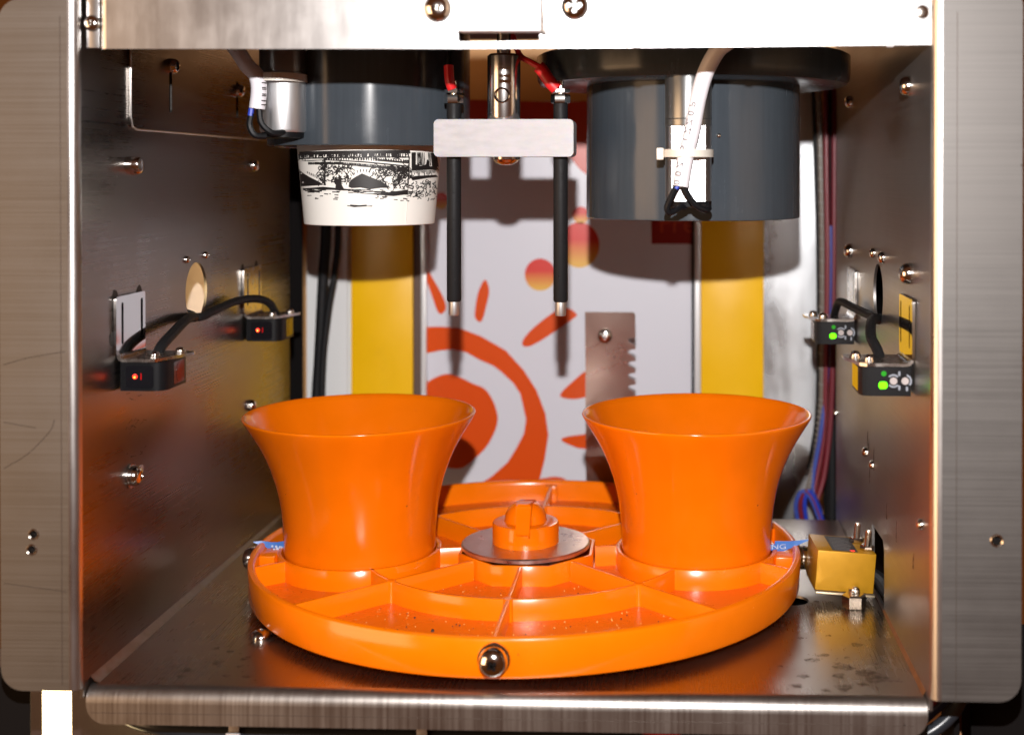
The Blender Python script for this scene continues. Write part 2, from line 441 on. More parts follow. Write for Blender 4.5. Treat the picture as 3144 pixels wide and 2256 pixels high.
# stains and drips on the floor
b = MB()
def blot(cx, cy, rx, ry, z=.004):
    a0 = rnd.random() * 6; k = [rnd.uniform(.55, 1.15) for _ in range(13)]
    b.flat([(cx + rx * k[i] * math.cos(a0 + i / 13 * 2 * PI), cy + ry * k[i] * math.sin(a0 + i / 13 * 2 * PI)) for i in range(13)], lambda u, v: (u, v, z))
for (x, y, rx, ry) in ((-11.6, -8.6, .22, .25), (-10.9, -8.9, .16, .2), (-11.0, -10.1, .26, .26), (-11.9, -10.9, .3, .3), (-10.1, -9.6, .22, .25), (-10.0, -10.4, .16, .2),
                       (-9.4, -11.4, .24, .2), (-10.2, -11.4, .2, .18), (-11.9, -11.5, .22, .22), (-13.1, -12.0, .1, .1), (-10.6, -7.0, .1, .12), (-14.0, -11.8, .1, .15),
                       (13.2, -9.6, .5, .42), (12.9, -10.5, .3, .3), (14.2, -10.4, .62, .7), (13.0, -11.6, .42, .4), (13.7, -11.3, .26, .2), (12.6, -8.4, .26, .2), (13.5, -8.6, .16, .12),
                       (14.1, -7.2, .34, .28), (13.1, -6.2, .14, .14), (14.5, -9.2, .16, .14), (11.6, -10.6, .28, .22), (11.2, -11.5, .3, .3), (12.3, -11.9, .26, .2), (15.0, -10.9, .4, .14), (12.1, -8.9, .3, .25), (11.9, -6.5, .16, .16), (10.8, -9.6, .16, .14), (14.7, -6.6, .09, .09)):
    blot(x, y, rx, ry)
    for _ in range(2): blot(x + rnd.uniform(-.6, .6), y + rnd.uniform(-.5, .5), .05, .05)
st = b.build("dried_stains", 'stain', floor); st['kind'] = 'stuff'
b = MB()
for _ in range(160):
    x = rnd.uniform(-14, 15.4); y = rnd.uniform(-12.2, -6)
    if x * x + y * y < 157: continue
    r = rnd.uniform(.012, .03); b.flat([(x + r * math.cos(i * 1.26), y + r * math.sin(i * 1.26)) for i in range(5)], lambda u, v: (u, v, .005))
o = b.build("dust_specks", 'stain', floor); o['kind'] = 'stuff'


def wall(name, side):
    """side -1: left, +1: right.  Flat plate with openings, bend, front flange with rounded corners."""
    X = XL if side < 0 else XR
    b = MB(); d = .12 * side
    holes = [circle(-1.3, 13.6, 1.36, 44)]
    if side > 0: holes.append([(-3.05, .08), (.35, .08), (.35, 2.9), (-2.75, 3.0), (-3.05, 2.6)])
    b.prism([(-12.9, -.3), (13.3, -.3), (13.3, 26.5), (-12.9, 26.5)], 0, d, lambda u, v, t: (X + t, u, v), holes)
    w = structure(b.build(name, 'wall' if side < 0 else 'wallr'))
    b = MB(); R = .36; cx = X + side * R; zb, zt = (.07, 25.35) if side < 0 else (.2, 25.7)
    ps = [(cx - side * R * math.cos(i / 10 * PI / 2), -12.9 - R * math.sin(i / 10 * PI / 2)) for i in range(11)]
    for pa, pb in zip(ps, ps[1:]):
        b.faces([(*pa, zb), (*pb, zb), (*pb, zt), (*pa, zt)], [(0, 1, 2, 3)])
    b.build("front_bend", 'bend', w); b = MB()
    outer = -17.93 if side < 0 else 19.03
    u0, u1 = (outer, cx) if side < 0 else (cx, outer)
    corners = (1, 0, 0, 1) if side < 0 else (0, 1, 1, 0)
    hs = [circle(-16.70, 5.80, .17, 14), circle(-16.77, 5.24, .17, 14)] if side < 0 else [circle(18.16, 5.95, .2, 16)]
    b.prism(rrect(u0, u1, zb, zt, .8, 8, corners), 0, .12, XZ(-12.9 - R), hs)
    fl = b.build("front_flange", 'flange', w)
    return w


wl = wall("wall_left", -1)
wr = wall("wall_right", 1)
# scribed vertical lines, threaded holes and scratches on the flanges
for w, x in ((wl, -15.66), (wr, 16.72)):
    b = MB(); b.box(x, x + .022, -13.266, -13.25, .3, 24.7); b.build("scribed_line", 'scratch', w)
b = MB()
for pts in (((-17.8, 12.0), (-16.9, 12.25), (-15.5, 12.5)), ((-17.8, 8.2), (-16.9, 8.75), (-16.1, 9.55), (-15.9, 10.0)), ((-17.8, 4.0), (-15.5, 3.72)), ((-17.8, 9.9), (-16.6, 9.7))):
    b.tube([(x, -13.262, z) for x, z in pts], .011, n=4)
b.build("scratches", 'scratch', wl)
for w, cs in ((wl, ((-16.70, 5.80, .17), (-16.77, 5.24, .17))), (wr, ((18.16, 5.95, .2),))):
    for (x, z, r) in cs:
        b = MB(); b.lathe([(r + .05, -.012), (r + .01, .03), (r - .03, .0), (r - .035, -.5)], (x, -13.262, z), (0, -1, 0), n=18)
        ro = b.build("threaded_hole", 'nut', w)
        b = MB(); b.lathe([(0, 0), (r - .02, 0)], (x, -13.0, z), (0, -1, 0), n=14); b.build("hole_bottom", 'void', ro)
b = MB()
segs = [(-12.3, .30), (-9, .30), (-5, .28), (0, .22), (6, .18), (11.8, .14)]
vs = []
for y, w in segs: vs += [(XL + .002, y, w * .9), (XL + w * .45, y, w * .38), (XL + w, y, .004)]
b.faces(vs, [(3 * i + k, 3 * i + k + 1, 3 * i + k + 4, 3 * i + k + 3) for i in range(5) for k in (0, 1)])
b.build("weld_seam", grain(mat("ground_weld_steel", (.27, .245, .225), .5, 1.0), (300, 300, 300), .44, .6, 0, cvar=.3, smudge=.05, sm_scale=60), wl)
b = MB()
vs = []
for y, w in ((-12.3, .2), (-6, .16), (-3.1, .1)): vs += [(XR - .002, y, w), (XR - w * .6, y, .004)]
b.faces(vs, [(0, 1, 3, 2), (2, 3, 5, 4)])
b.build("rusty_seam", grain(mat("rusty_edge", (.22, .10, .04), .6, .4), (300, 300, 300), .5, .7, 0, cvar=.4, sm_scale=60), wr)
# wall screws
for (y, z, me, s) in ((-8.36, 19.29, DOME, 1.0), (6.67, 19.42, DOME, .85), (6.2, 7.1, DOME, .8), (-8.69, 6.91, BOLTY, 1.15)):
    place(me, "wall_screw", wl, (XL, y, z), RX, s)
for (y, z) in ((-2.62, 15.16), (-.25, 15.21)): place(SCREW_S, "rivet", wl, (XL, y, z), RX, .85)
b = MB(); b.lathe([(0, -.0), (.3, 0), (.3, .5), (.26, .56), (0, .58)], (XL, -8.9, 19.35), (1, 0, 0), n=18); b.build("spacer_stud", 'chrome', wl)
b = MB(); b.prism(rrect(-9.15, -7.45, 6.72, 7.12, .19, 6), 0, .05, lambda u, v, t: (XL + t, u, v)); b.build("slotted_washer", 'nut', wl)
for (y, z, s) in ((-9.0, 22.38, 1.0), (7.26, 22.68, .85), (7.03, 15.06, 1.0), (-9.25, 15.13, 1.1)):
    place(DOME, "wall_screw", wr, (XR, y, z), LX, s)
for (y, z, s) in ((-.41, 15.39, .62), (-3.02, 15.35, .7), (13.0, 5.7, .4), (-11.65, 6.08, .55), (1.8, 5.88, .6), (-.1, 5.7, .5)):
    place(DOME, "rivet", wr, (XR, y, z), LX, s)
# thin weld drips and marks on the walls
b = MB()
for (y, z0, z1) in ((1.6, 6.0, 6.9), (1.2, 6.0, 6.6), (-.3, 5.5, 6.6), (1.0, 4.6, 5.3), (-3.8, 4.2, 4.9), (-6.2, 3.9, 4.8), (-9.9, 3.9, 4.5)):
    b.tube([(XR - .004, y, z1), (XR - .01, y + .05, (z0 + z1) / 2), (XR - .004, y, z0)], .07, n=6, flat=.4, taper=lambda t: .3 + t)
b.build("drip_marks", 'stain', wr)
b = MB()
for _ in range(26):
    y = rnd.uniform(-9.2, -7.2); z = rnd.choice((8.7, 8.9, 7.7, 10.1)) + rnd.uniform(-.2, .2)
    b.tube([(XL + .002, y, z), (XL + .004, y + rnd.uniform(.1, .4), z + rnd.uniform(-.12, .12))], .018, n=4)
b.build("pen_marks", 'stain', wl)
# overlapping upper plate on the left wall with two keyhole slots
b = MB()
slots = []
for y, zt, zb in ((-4.6, 23.95, 21.6), (4.04, 23.6, 21.75)):
    slots.append(rrect(y - .16, y + .16, zb, zt, .155, 5))
b.prism(rrect(-8.75, 9.5, 20.75, 26.3, .5, 6, (1, 0, 0, 0)), 0, .09, lambda u, v, t: (XL + .02 + t, u, v), slots)
up = b.build("upper_plate", 'wall', wl)
b = MB()
for y, zt, zb in ((-4.6, 23.95, 21.6), (4.04, 23.6, 21.75)): b.box(XL + .004, XL + .03, y - .2, y + .2, zb - .05, zt + .05)
b.build("slot_backing", 'void', up)
b = MB(); b.tube([(XL + .10, -8.74, 26.2), (XL + .10, -8.74, 21.3), (XL + .10, -8.58, 20.86), (XL + .10, -8.2, 20.76), (XL + .10, 9.4, 20.76)], .045, n=8, smooth=False); b.build("highlight_edge", 'bend', up)  # bright tube added to put a highlight along the plate edge
b = MB()
for y, z, r in ((-10.05, 14.2, .3), (-7.75, 14.15, .32), (-10.3, 12.6, .3), (5.1, 14.2, .25), (7.3, 14.2, .28)):
    b.flat([(y + r * rnd.uniform(.8, 1.15) * math.cos(i * .5236), z + r * rnd.uniform(.8, 1.1) * math.sin(i * .52)) for i in range(12)], lambda u, v: (XL + .006, u, v))
b.build("burn_marks", 'burn', wl)
for y, z in ((-4.6, 23.6), (4.04, 23.1)): place(DOME, "slot_screw", up, (XL + .11, y, z), RX, .9)

# ceiling of the chamber and dark cabinet around
b = MB(); b.box(XL, XR, -12.3, 13.3, 26.55, 26.7); structure(b.build("ceiling", 'brown'))
b = MB(); b.box(-22.3, -22.1, 0, 30, 1, 22); M['outertan'] = grain(mat("outer_tan_steel", (0.66, 0.56, 0.46), 0.3, 0.3), (8, 40, 1300), 0.3, 0.42, 0.0); structure(b.build("cabinet_side_wall", 'outertan'))
b = MB(); b.box(17.6, 17.8, -9, 30, -8, 30); structure(b.build("cabinet_side_wall_dark", 'void'))
b = MB(); b.box(-30, 30, -4, -3.8, -14, -1.9); structure(b.build("cabinet_lower_wall", mat("dark_lower_cabinet", (0.035, 0.02, 0.02), .5)))
b = MB(); b.box(-19.4, 17.6, 26, 26.3, -4, 30); structure(b.build("cabinet_back_wall", 'tan'))
b = MB(); b.box(-24, -18.17, -10.6, -10.58, -10, -.1); structure(b.build("lower_side_board", 'void'))
b = MB(); b.box(18.45, 26, -8.2, -8.0, -10, 1.2); structure(b.build("lower_side_board", 'void'))
b = MB(); b.box(16.6, 18.42, -6.6, -6.4, -10, -1.2); structure(b.build("lower_tan_board", mat("tan_board_below", (.42, .22, .11), .5)))

# lit tube lamp behind the left flange
lamp = thing("tube_lamp", "glowing warm white tube lamp below the left steel flange", "lamp", (-17.45, -9.5, -8))
b = MB(); b.lathe([(0, 0), (.53, 0), (.53, 32), (0, 32)], (-17.6, -9.6, -8), n=20); b.build("lit_tube", 'lampm', lamp)
b = MB(); b.lathe([(0, 0), (.62, 0), (.62, -1.2), (0, -1.2)], (-17.55, -9.6, -8), n=20); b.build("end_cap", 'alu', lamp)

# ------------------------------------------------------------------ back: poster, yellow panels, sheets
YB = 19.0
po = thing("poster", "white poster with orange sun, rays and red fruit balls on back panel", "poster", (0, YB, -3))
b = MB(); b.box(-10.0, 9.0, YB, YB + .1, -3, 23.4); b.build("poster_sheet", 'poster', po)
disc = [(-8.22, 6.3), (-7.61, 6.64), (-6.83, 6.81), (-6.06, 6.53), (-5.4, 6.21), (-4.74, 5.94), (-4.3, 5.39), (-4.02, 4.73), (-3.91, 3.96), (-4.19, 3.08), (-4.74, 2.2), (-5.85, 1.2), (-6.51, 1.03), (-7.4, 1.18), (-8.95, 1.83), (-9.4, 2.93), (-9.5, 3.92), (-9.4, 5.03), (-8.94, 5.91)]
rout = [(-9.3, 9.5), (-8.21, 9.66), (-7.38, 9.69), (-6.28, 9.61), (-4.95, 9.12), (-3.41, 8.25), (-2.31, 7.05), (-1.54, 5.85), (-0.99, 4.42), (-0.81, 3.11), (-1.05, 1.57), (-1.33, 0.46), (-2.1, -1.19), (-3.42, -2.42)]
rinn = [(-4.97, -1.66), (-5.19, -0.89), (-4.85, 0.21), (-4.3, 0.55), (-3.31, 1.44), (-2.76, 2.32), (-2.31, 3.2), (-2.18, 4.08), (-2.53, 5.62), (-2.97, 6.28), (-3.74, 6.99), (-4.18, 7.31), (-5.07, 7.69), (-5.84, 8.13), (-6.72, 8.29), (-7.38, 8.23), (-8.21, 8.06), (-9.3, 7.8)]
rays = [
    [(-8.6, 13.6), (-8.24, 13.24), (-7.82, 12.52), (-7.27, 11.53), (-7.07, 10.87), (-7.27, 10.49), (-7.55, 10.54), (-7.82, 11.2), (-8.24, 12.41), (-8.6, 13.0)],
    [(-4.73, 12.53), (-4.51, 12.31), (-4.43, 11.76), (-4.62, 10.88), (-4.84, 10.11), (-5.06, 10.0), (-5.28, 10.22), (-5.3, 10.66), (-5.11, 11.76)],
    [(0.33, 10.85), (0.88, 10.52), (0.77, 10.25), (-0.66, 9.25), (-1.54, 8.7), (-2.09, 8.48), (-2.42, 8.64), (-2.2, 9.14), (-1.54, 9.8), (-0.44, 10.62)],
    [(1.43, 7.02), (2.3, 7.4), (2.74, 6.97), (2.08, 5.76), (1.37, 5.42), (0.66, 5.31), (-0.0, 5.42), (-0.06, 5.64), (0.33, 6.08)],
    [(1.31, 3.18), (2.74, 3.35), (2.85, 2.36), (1.31, 2.3), (0.65, 2.46), (-0.0, 2.78), (0.21, 3.0)],
    [(-1.33, 0.24), (-0.89, 0.52), (-0.23, 0.58), (0.32, 0.37), (1.2, -0.5), (1.31, -1.6), (-0.12, -1.39)]]
def smooth2(p, k=4):
    out = []; n_ = len(p)
    for i in range(n_):
        a, b_, c, d = p[i - 1], p[i], p[(i + 1) % n_], p[(i + 2) % n_]
        for j in range(k):
            t = j / k
            out.append(tuple(.5 * ((2 * b_[q]) + (c[q] - a[q]) * t + (2 * a[q] - 5 * b_[q] + 4 * c[q] - d[q]) * t * t + (3 * b_[q] - a[q] - 3 * c[q] + d[q]) * t ** 3) for q in (0, 1)))
    return out
def print_shape(name, poly, m, dy=.012):
    b = MB(); b.flat(poly, lambda u, v: (u, YB - dy, v)); return b.build(name, m, po)
print_shape("printed_sun_disc", smooth2(disc), 'posterorange')
print_shape("printed_sun_ring", rout + rinn, 'posterorange')
for r in rays: print_shape("printed_ray", smooth2(r), 'posterorange')
for (x, z, rx, rz) in ((-1.31, 12.87, .94, .98), (1.08, 14.68, 1.22, 1.38), (1.16, 16.49, .5, .52), (-7.37, 17.36, .48, .5)):
    print_shape("printed_ball", circle(x, z, rx, 40, rz), 'ball')
print_shape("printed_header", smooth2([(-9, 23.3), (0, 23.35), (8.3, 23.3), (8.3, 19.2), (4, 18.6), (1.6, 18.9), (.2, 20.3), (-1.5, 21.2), (-5.5, 21.3), (-9, 20.6)]), 'posterred')
print_shape("printed_box", [(5.45, 14.75), (8.0, 14.75), (8.0, 17.9), (5.45, 17.9)], 'boxred')
b = MB(); text_faces("Fre", 1.7, lambda u, v: (7.0 + u, YB - .02, 15.95 + v), b); b.build("lettering", 'boxtext', po)
for (x0, x1) in ((-8.53, -8.22), (8.06, 8.42)):
    b = MB(); b.box(x0, x1, YB - .45, YB - .03, -3, 23.5, .04); b.build("pale_trim", 'alu', po)
for (x0, x1) in ((-9.0, -8.55), (7.88, 8.04)):
    b = MB(); b.box(x0, x1, YB - .25, YB - .03, -3, 23.5); b.build("dark_channel", 'brown' if x0 < 0 else 'black', po)
b = MB(); b.box(-12.8, -9.02, YB - .5, YB - .02, -3, 25, .05)
tag(b.build("yellow_panel", 'yellow'), "broad yellow panel left of the poster, beside the bright strip", "panel", "yellow panels flanking the poster")
b = MB(); b.box(8.44, 12.2, YB - .5, YB - .02, -3, 25, .05)
tag(b.build("yellow_panel", 'yellow'), "yellow panel right of the poster, beside the steel sheet", "panel", "yellow panels flanking the poster")
# bright back sheets either side
b = MB(); b.box(12.24, 15.6, YB, YB + .1, -3, 25)
b.box(12.21, 12.36, YB - .3, YB, -3, 25)
tag(b.build("back_sheet", 'sheet'), "bright steel back sheet between yellow panel and wire bundle", "metal sheet")
b = MB(); b.box(-13.2, -12.6, 18.9, 19.0, -3, 25); b.box(-15.5, -13.0, 18.4, 18.5, -3, 25)
tag(b.build("back_sheet", 'whitesheet'), "narrow white back sheet left of the yellow panel, behind black cables", "metal sheet")
b = MB(); b.box(-22.0, -15.16, 6.0, 6.2, 1, 22); structure(b.build("added_partition_wall", 'outertan'))  # added plate facing the lamp, so the left wall hole shows lit metal
b = MB(); b.box(-17.5, -15.16, 13.3, 13.5, -3, 26); structure(b.build("added_partition_wall", 'void'))  # unseen black plate added to stop lamp light leaking onto the white sheet
b = MB(); b.box(-17.5, -15.45, 17.3, 17.5, -3, 26); structure(b.build("wall_back_left", 'void'))
b = MB(); b.box(15.65, 17.5, 17.3, 17.5, -3, 26); structure(b.build("wall_back_right", 'void'))
# black cables on the left back
b = MB(); b.tube([(-13.75, 16.5, 25.8), (-13.78, 16.5, 16), (-13.95, 16.5, 13), (-14.2, 16.5, 8), (-14.35, 16.5, 5.5), (-14.4, 16.5, -1)], .34, n=12)
tag(b.build("black_cable", 'rubber'), "thicker black cable hanging before the white strip, left rear", "cable", "black cables at the left rear")
b = MB(); b.tube([(-12.95, 16.2, 25.8), (-12.98, 16.2, 16), (-13.2, 16.2, 13.2), (-13.6, 16.2, 10.8), (-13.95, 16.2, 7), (-14.0, 16.2, -1)], .2, n=10)
tag(b.build("black_cable", 'rubber'), "thinner black cable beside the yellow panel, left rear", "cable", "black cables at the left rear")

# toothed steel strip
b = MB()
zt = 11.2
out = [(1.78, -1), (1.78, zt), (4.5, zt), (4.62, zt - .12), (4.62, 9.75)]
z = 9.75
while z > 0.4:
    out += [(4.3, z - .02), (4.2, z - .12), (4.22, z - .24), (4.62, z - .46), (4.62, z - .66)]; z -= .68
out += [(4.62, -1)]
b.prism(out, 0, .15, lambda u, v, t: (u, 14.0 + t - (v - 5) * .10, v))  # leaned forward so the strip mirrors the orange tray
tag_ = thing("toothed_strip", "upright steel strip with toothed right edge behind the right cup", "bracket", (3.2, 14, -1))
b.build("strip_plate", grain(mat("orange_reflection_steel", (.46, .38, .33), .3, 1.0), (30, 30, 30), .26, .34, 0, cvar=.2, smudge=.04), tag_)  # warm tint puts orange reflected from the tray into the steel colour
place(screw_mesh("rivet_screw", .42, .2), "screw", tag_, (2.9, 13.50, 9.85), FY)

# wire bundle at the right rear
def wire(path, r, m, label, cat="wire", grp=None, n=9):
    b = MB(); b.tube(path, r, n=n); return tag(b.build("wire" if cat == "wire" else "cable", m), label, cat, grp)
G = "wires hanging at the right rear"
wire([(14.75, 15.6, 25.5), (14.95, 15.5, 20), (15.12, 15.5, 14), (15.1, 15.5, 6), (14.75, 15.4, 3), (14.55, 15.4, 2)], .13, 'rubber', "thin black cable at the left edge of the right rear wires", "cable", G)
b = MB()
p0 = [(15.08, 15.3, 25.5), (15.2, 15.3, 20), (15.32, 15.3, 14), (15.3, 15.3, 6), (15.0, 15.2, 3), (14.5, 15.0, .9)]
b.tube(p0, .17, n=9)
sleeve = tag(b.build("wire_sleeve", mat("clear_spiral_wrap", (.16, .14, .12), .25)), "translucent spiral sleeve wrapped beside the dark red wire", "cable sleeve")
b = MB()
for k in range(46):
    t = k / 45 * (len(p0) - 1.001); i = int(t); f_ = t - i
    q = Vector(p0[i]).lerp(Vector(p0[i + 1]), f_)
    b.lathe([(.175, -.05), (.2, -.03), (.2, .03), (.175, .05)], q, (.25, 0, 1), n=10)
o = b.build("spiral_turns", mat("spiral_turns", (.2, .19, .18), .2), sleeve); o['kind'] = 'stuff'
wire([(15.5, 15.2, 25.5), (15.52, 15.2, 20), (15.6, 15.2, 14), (15.52, 15.2, 8), (15.4, 15.2, 4), (14.8, 15.0, .6)], .16, 'redwire', "thick dark red wire, front of the right rear bundle", grp=G)
wire([(16.05, 15.6, 25.5), (16.0, 15.6, 14), (15.9, 15.6, 6), (15.5, 15.4, 2), (15.0, 15.2, .2)], .17, 'redwire', "dark red wire nearest the right wall in the rear bundle", grp=G)
wire([(15.78, 15.4, 16), (15.74, 15.3, 12), (15.55, 15.3, 7), (15.2, 15.1, 4), (14.75, 15.0, 1.2), (15.2, 14.9, -.4)], .14, 'bluewire', "blue wire twisting beside the thick red wire", grp=G)
wire([(15.95, 15.9, 25), (15.95, 15.9, 0), (15.9, 15.9, -2)], .3, 'rubber', "straight black hose behind the red and blue wires", "cable", G)
for k, (m, dx, lab) in enumerate((('bluewire', 0, "blue wire loop curling at the bottom of the rear bundle"), ('redwire', .25, "red wire end dropping out of the blue loop"), ('bluebright', .5, "bright blue wire end dropping behind the floor edge"))):
    wire([(13.9 + dx, 14.6, -1), (13.75 + dx, 14.5, .2), (14.1 + dx * .6, 14.4, .95), (14.6 + dx * .4, 14.4, .5), (15.2 + dx * .3, 14.4, -1)], .13, m, lab, grp=G)

# ------------------------------------------------------------------ top bar
bar = thing("top_bar", "overexposed steel crossbar across the top of the opening", "crossbar", (0, -12.9, 23.55))
b = MB()
b.prism([(-14.1, 23.55), (-1.1, 23.5), (15.86, 23.58), (15.86, 26.5), (-14.1, 26.5)], 0, .12, XZ(-12.9), [[(-1.1, 23.66), (1.85, 23.66), (1.85, 24.6), (-1.1, 24.6)]])
for i in range(6):
    a0, a1 = i / 6 * PI / 2, (i + 1) / 6 * PI / 2
    pa = (-14.1 - .3 * math.sin(a0), -12.6 - .3 * math.cos(a0)); pb = (-14.1 - .3 * math.sin(a1), -12.6 - .3 * math.cos(a1))
    b.faces([(*pa, 23.55), (*pb, 23.55), (*pb, 26.5), (*pa, 26.5)], [(0, 1, 2, 3)])
b.box(-14.1, 15.86, -12.78, -12.1, 23.7, 23.78)
b.build("bar_sheet", 'bar', bar)
b = MB(); b.box(-14.4, 15.8, -12.88, -12.87 + .0, 25.2, 25.22); b.build("fold_line", 'scratch', bar)
b = MB()
b.prism([(-2.5, 27), (-2.5, 24.2), (-2.4, 23.95), (-2.15, 23.85), (-1.1, 23.85), (-1.1, 24.6), (1.85, 24.6), (1.85, 23.85), (3.4, 23.85), (3.65, 23.95), (3.75, 24.2), (3.75, 27)], 0, .09, XZ(-13.0))
b.build("mounting_plate", 'bar', bar)
b = MB(); b.box(-1.0, 1.98, -13.75, -13.02, 24.04, 27.2, .06); b.build("bracket_block", mat("white_lit_block", (.78, .78, .80), .35, .2), bar)
b = MB(); b.box(1.99, 2.14, -13.7, -13.02, 24.02, 27.2, .03); b.build("block_end_plate", 'steel', bar)
place(screw_mesh("bar_screw", .5, .36), "screw", bar, (-1.83, -13.01, 24.95), FY)
place(screw_mesh("hex_socket_screw", .5, .36), "screw", bar, (3.13, -13.01, 25.0), FY)
for k in range(5):
    b = MB(); b.lathe([(0, 0), (.085, 0), (.085, .03), (0, .03)], (3.13 + (.2 * math.cos(k * 1.571) if k < 4 else 0), -13.37, 25.0 + (.2 * math.sin(k * 1.571) if k < 4 else 0)), (0, -1, 0), n=8); b.build("screw_dimple", 'gear', bar)
b = MB(); b.box(-14.9, -14.42, -12.75, -12.65, 23.6, 26.5, .02); b.build("end_tab", 'bar', bar)
place(SCREW, "screw", bar, (-14.66, -12.76, 24.5), FY, .9)
b = MB(); b.lathe([(0, 0), (.24, 0), (.24, .1), (.2, .12), (0, .12)], (15.55, -12.91, 24.75), (0, -1, 0), n=14); b.build("rivet", 'nut', bar)
for i, (xt, xb, l) in enumerate(((5.61, 5.37, "white cable tie tail left of the other two on the top bar"), (9.41, 9.33, "white cable tie tail above the white motor cable, middle of three"), (14.39, 14.39, "white cable tie tail on the bar near the right flange"))):
    b = MB()
    b.prism([(xb - .13, 23.5), (xb + .13, 23.5), (xb + .1, 24.3), (xt + .04, 25.2), (xt + .03, 26.6), (xt - .03, 26.6), (xt - .04, 25.2), (xb - .1, 24.3)], 0, .1, XZ(-13.12))
    tag(b.build("cable_tie", 'tiew'), l, "cable tie", "cable tie tails over the top bar")

# ------------------------------------------------------------------ dispenser tubes
def fillet_ring(b, r, ri, z0, z1, c, n=96):
    b.lathe([(ri, z1), (ri, z0 + .05), (ri + .05, z0), (r - .08, z0), (r - .02, z0 + .03), (r, z0 + .1), (r, z1)], c, n=n)
LC = (-7.24, -.4, 0); RC = (7.61, .34, 0)
lt = thing("dispenser_tube", "dark grey tube at left holding the paper cup", "dispenser tube", (-7.24, -.4, 20.2), "dark grey cup dispenser tubes")
b = MB(); fillet_ring(b, 4.58, 4.3, 20.2, 26.5, LC); b.build("tube_body", 'pvc', lt)
b = MB(); b.lathe([(4.3, 20.9), (3.32, 20.9), (3.32, 21.1), (4.3, 21.1)], LC, n=64); b.build("inner_collar", 'black', lt)
rt = thing("dispenser_tube", "dark grey tube at right, empty, under a wide flange", "dispenser tube", (7.61, .34, 17), "dark grey cup dispenser tubes")
b = MB(); fillet_ring(b, 4.9, 4.6, 16.96, 23.0, RC); b.build("tube_body", 'pvc', rt)
b = MB(); b.lathe([(4.3, 22.95), (6.7, 22.95), (7.0, 23.02), (7.14, 23.2), (7.18, 23.5), (7.18, 24.3), (7.0, 24.4), (4.3, 24.4)], RC, n=96); b.build("flange", 'pvc', rt)
b = MB(); b.lathe([(4.55, 24.4), (4.55, 26.5), (4.3, 26.5), (4.3, 24.4)], RC, n=64); b.build("upper_body", 'pvc', rt)
place(SCREW_S, "set_screw", rt, (8.62, .34 - 4.79, 20.6), FY, .5)

# paper cup
pc = thing("paper_cup", "white paper cup printed with an arched bridge sketch hanging from left tube", "paper cup", (-7.25, -.4, 16.7))
rcup = lambda z: 2.955 + (z - 16.7) * .0885
b = MB()
b.lathe([(0, 17.05), (2.8, 17.05), (2.82, 16.72), (2.90, 16.69), (2.955, 16.72), (rcup(22.5), 22.5), (rcup(22.5) - .05, 22.5), (2.9, 17.1)], (-7.25, -.4, 0), n=96)
b.build("cup_body", 'paper', pc)
TH0 = math.radians(-90 + 13.0)
def cupmap(px, py, off=.012):
    """artwork coordinates (print grid 2000 wide) onto the cone"""
    z = 19.87 - (py - 100) / 1000 * 3.17
    hw = 947 - (py - 300) / 790 * 82
    s_ = max(-.985, min(.985, (px - 1100) / hw))
    th = TH0 + math.asin(s_); r = rcup(z) + off
    return (-7.25 + r * math.cos(th), -.4 + r * math.sin(th), z)
b = MB()
def inkpoly(pts):
    t = bmesh.new(); vs = [t.verts.new((x, y, 0)) for x, y in pts]
    es = [t.edges.new((vs[i], vs[(i + 1) % len(vs)])) for i in range(len(vs))]
    bmesh.ops.triangle_fill(t, use_beauty=True, use_dissolve=False, edges=es)
    for _ in range(4):
        long = [e for e in t.edges if e.calc_length() > 70]
        if not long: break
        bmesh.ops.subdivide_edges(t, edges=long, cuts=1); bmesh.ops.triangulate(t, faces=t.faces)
    t.verts.index_update()
    b.faces([cupmap(v.co.x, v.co.y) for v in t.verts], [tuple(v.index for v in f.verts) for f in t.faces]); t.free()
def stroke(pts, w):
    w *= 1.9
    """hand-inked line of varying width"""
    P = [Vector((x, y)) for x, y in pts]; Q = []
    for a, c in zip(P, P[1:]):
        k = max(1, int((c - a).length / 40))
        for i in range(k): Q.append(a.lerp(c, i / k))
    Q.append(P[-1]); L_, R_ = [], []
    for i, p in enumerate(Q):
        d = (Q[min(i + 1, len(Q) - 1)] - Q[max(0, i - 1)])
        d = d.normalized() if d.length > 1e-6 else Vector((1, 0)); nrm = Vector((-d.y, d.x))
        ww = w * rnd.uniform(.55, 1.25) * .5; L_.append(p + nrm * ww); R_.append(p - nrm * ww)
    vs = [cupmap(*p) for p in L_ + R_]; k = len(Q)
    b.faces(vs, [(i, i + 1, k + i + 1, k + i) for i in range(k - 1)])
def squig(cx, cy, s_, w=7):
    p = [(cx, cy)]
    a = rnd.random() * 6.3
    for _ in range(rnd.randint(2, 5)):
        a += rnd.uniform(-1.6, 1.6); p.append((p[-1][0] + math.cos(a) * s_, p[-1][1] + math.sin(a) * s_))
    stroke(p, w)
# arches of the bridge
inkpoly([(145, 310), (230, 370), (330, 430), (420, 475), (510, 535), (380, 545), (185, 560)])
inkpoly([(830, 560), (835, 510), (860, 465), (930, 415), (1000, 375), (1120, 430), (1250, 485), (1320, 540), (1365, 575), (1240, 575), (1100, 595), (980, 570), (870, 578)])
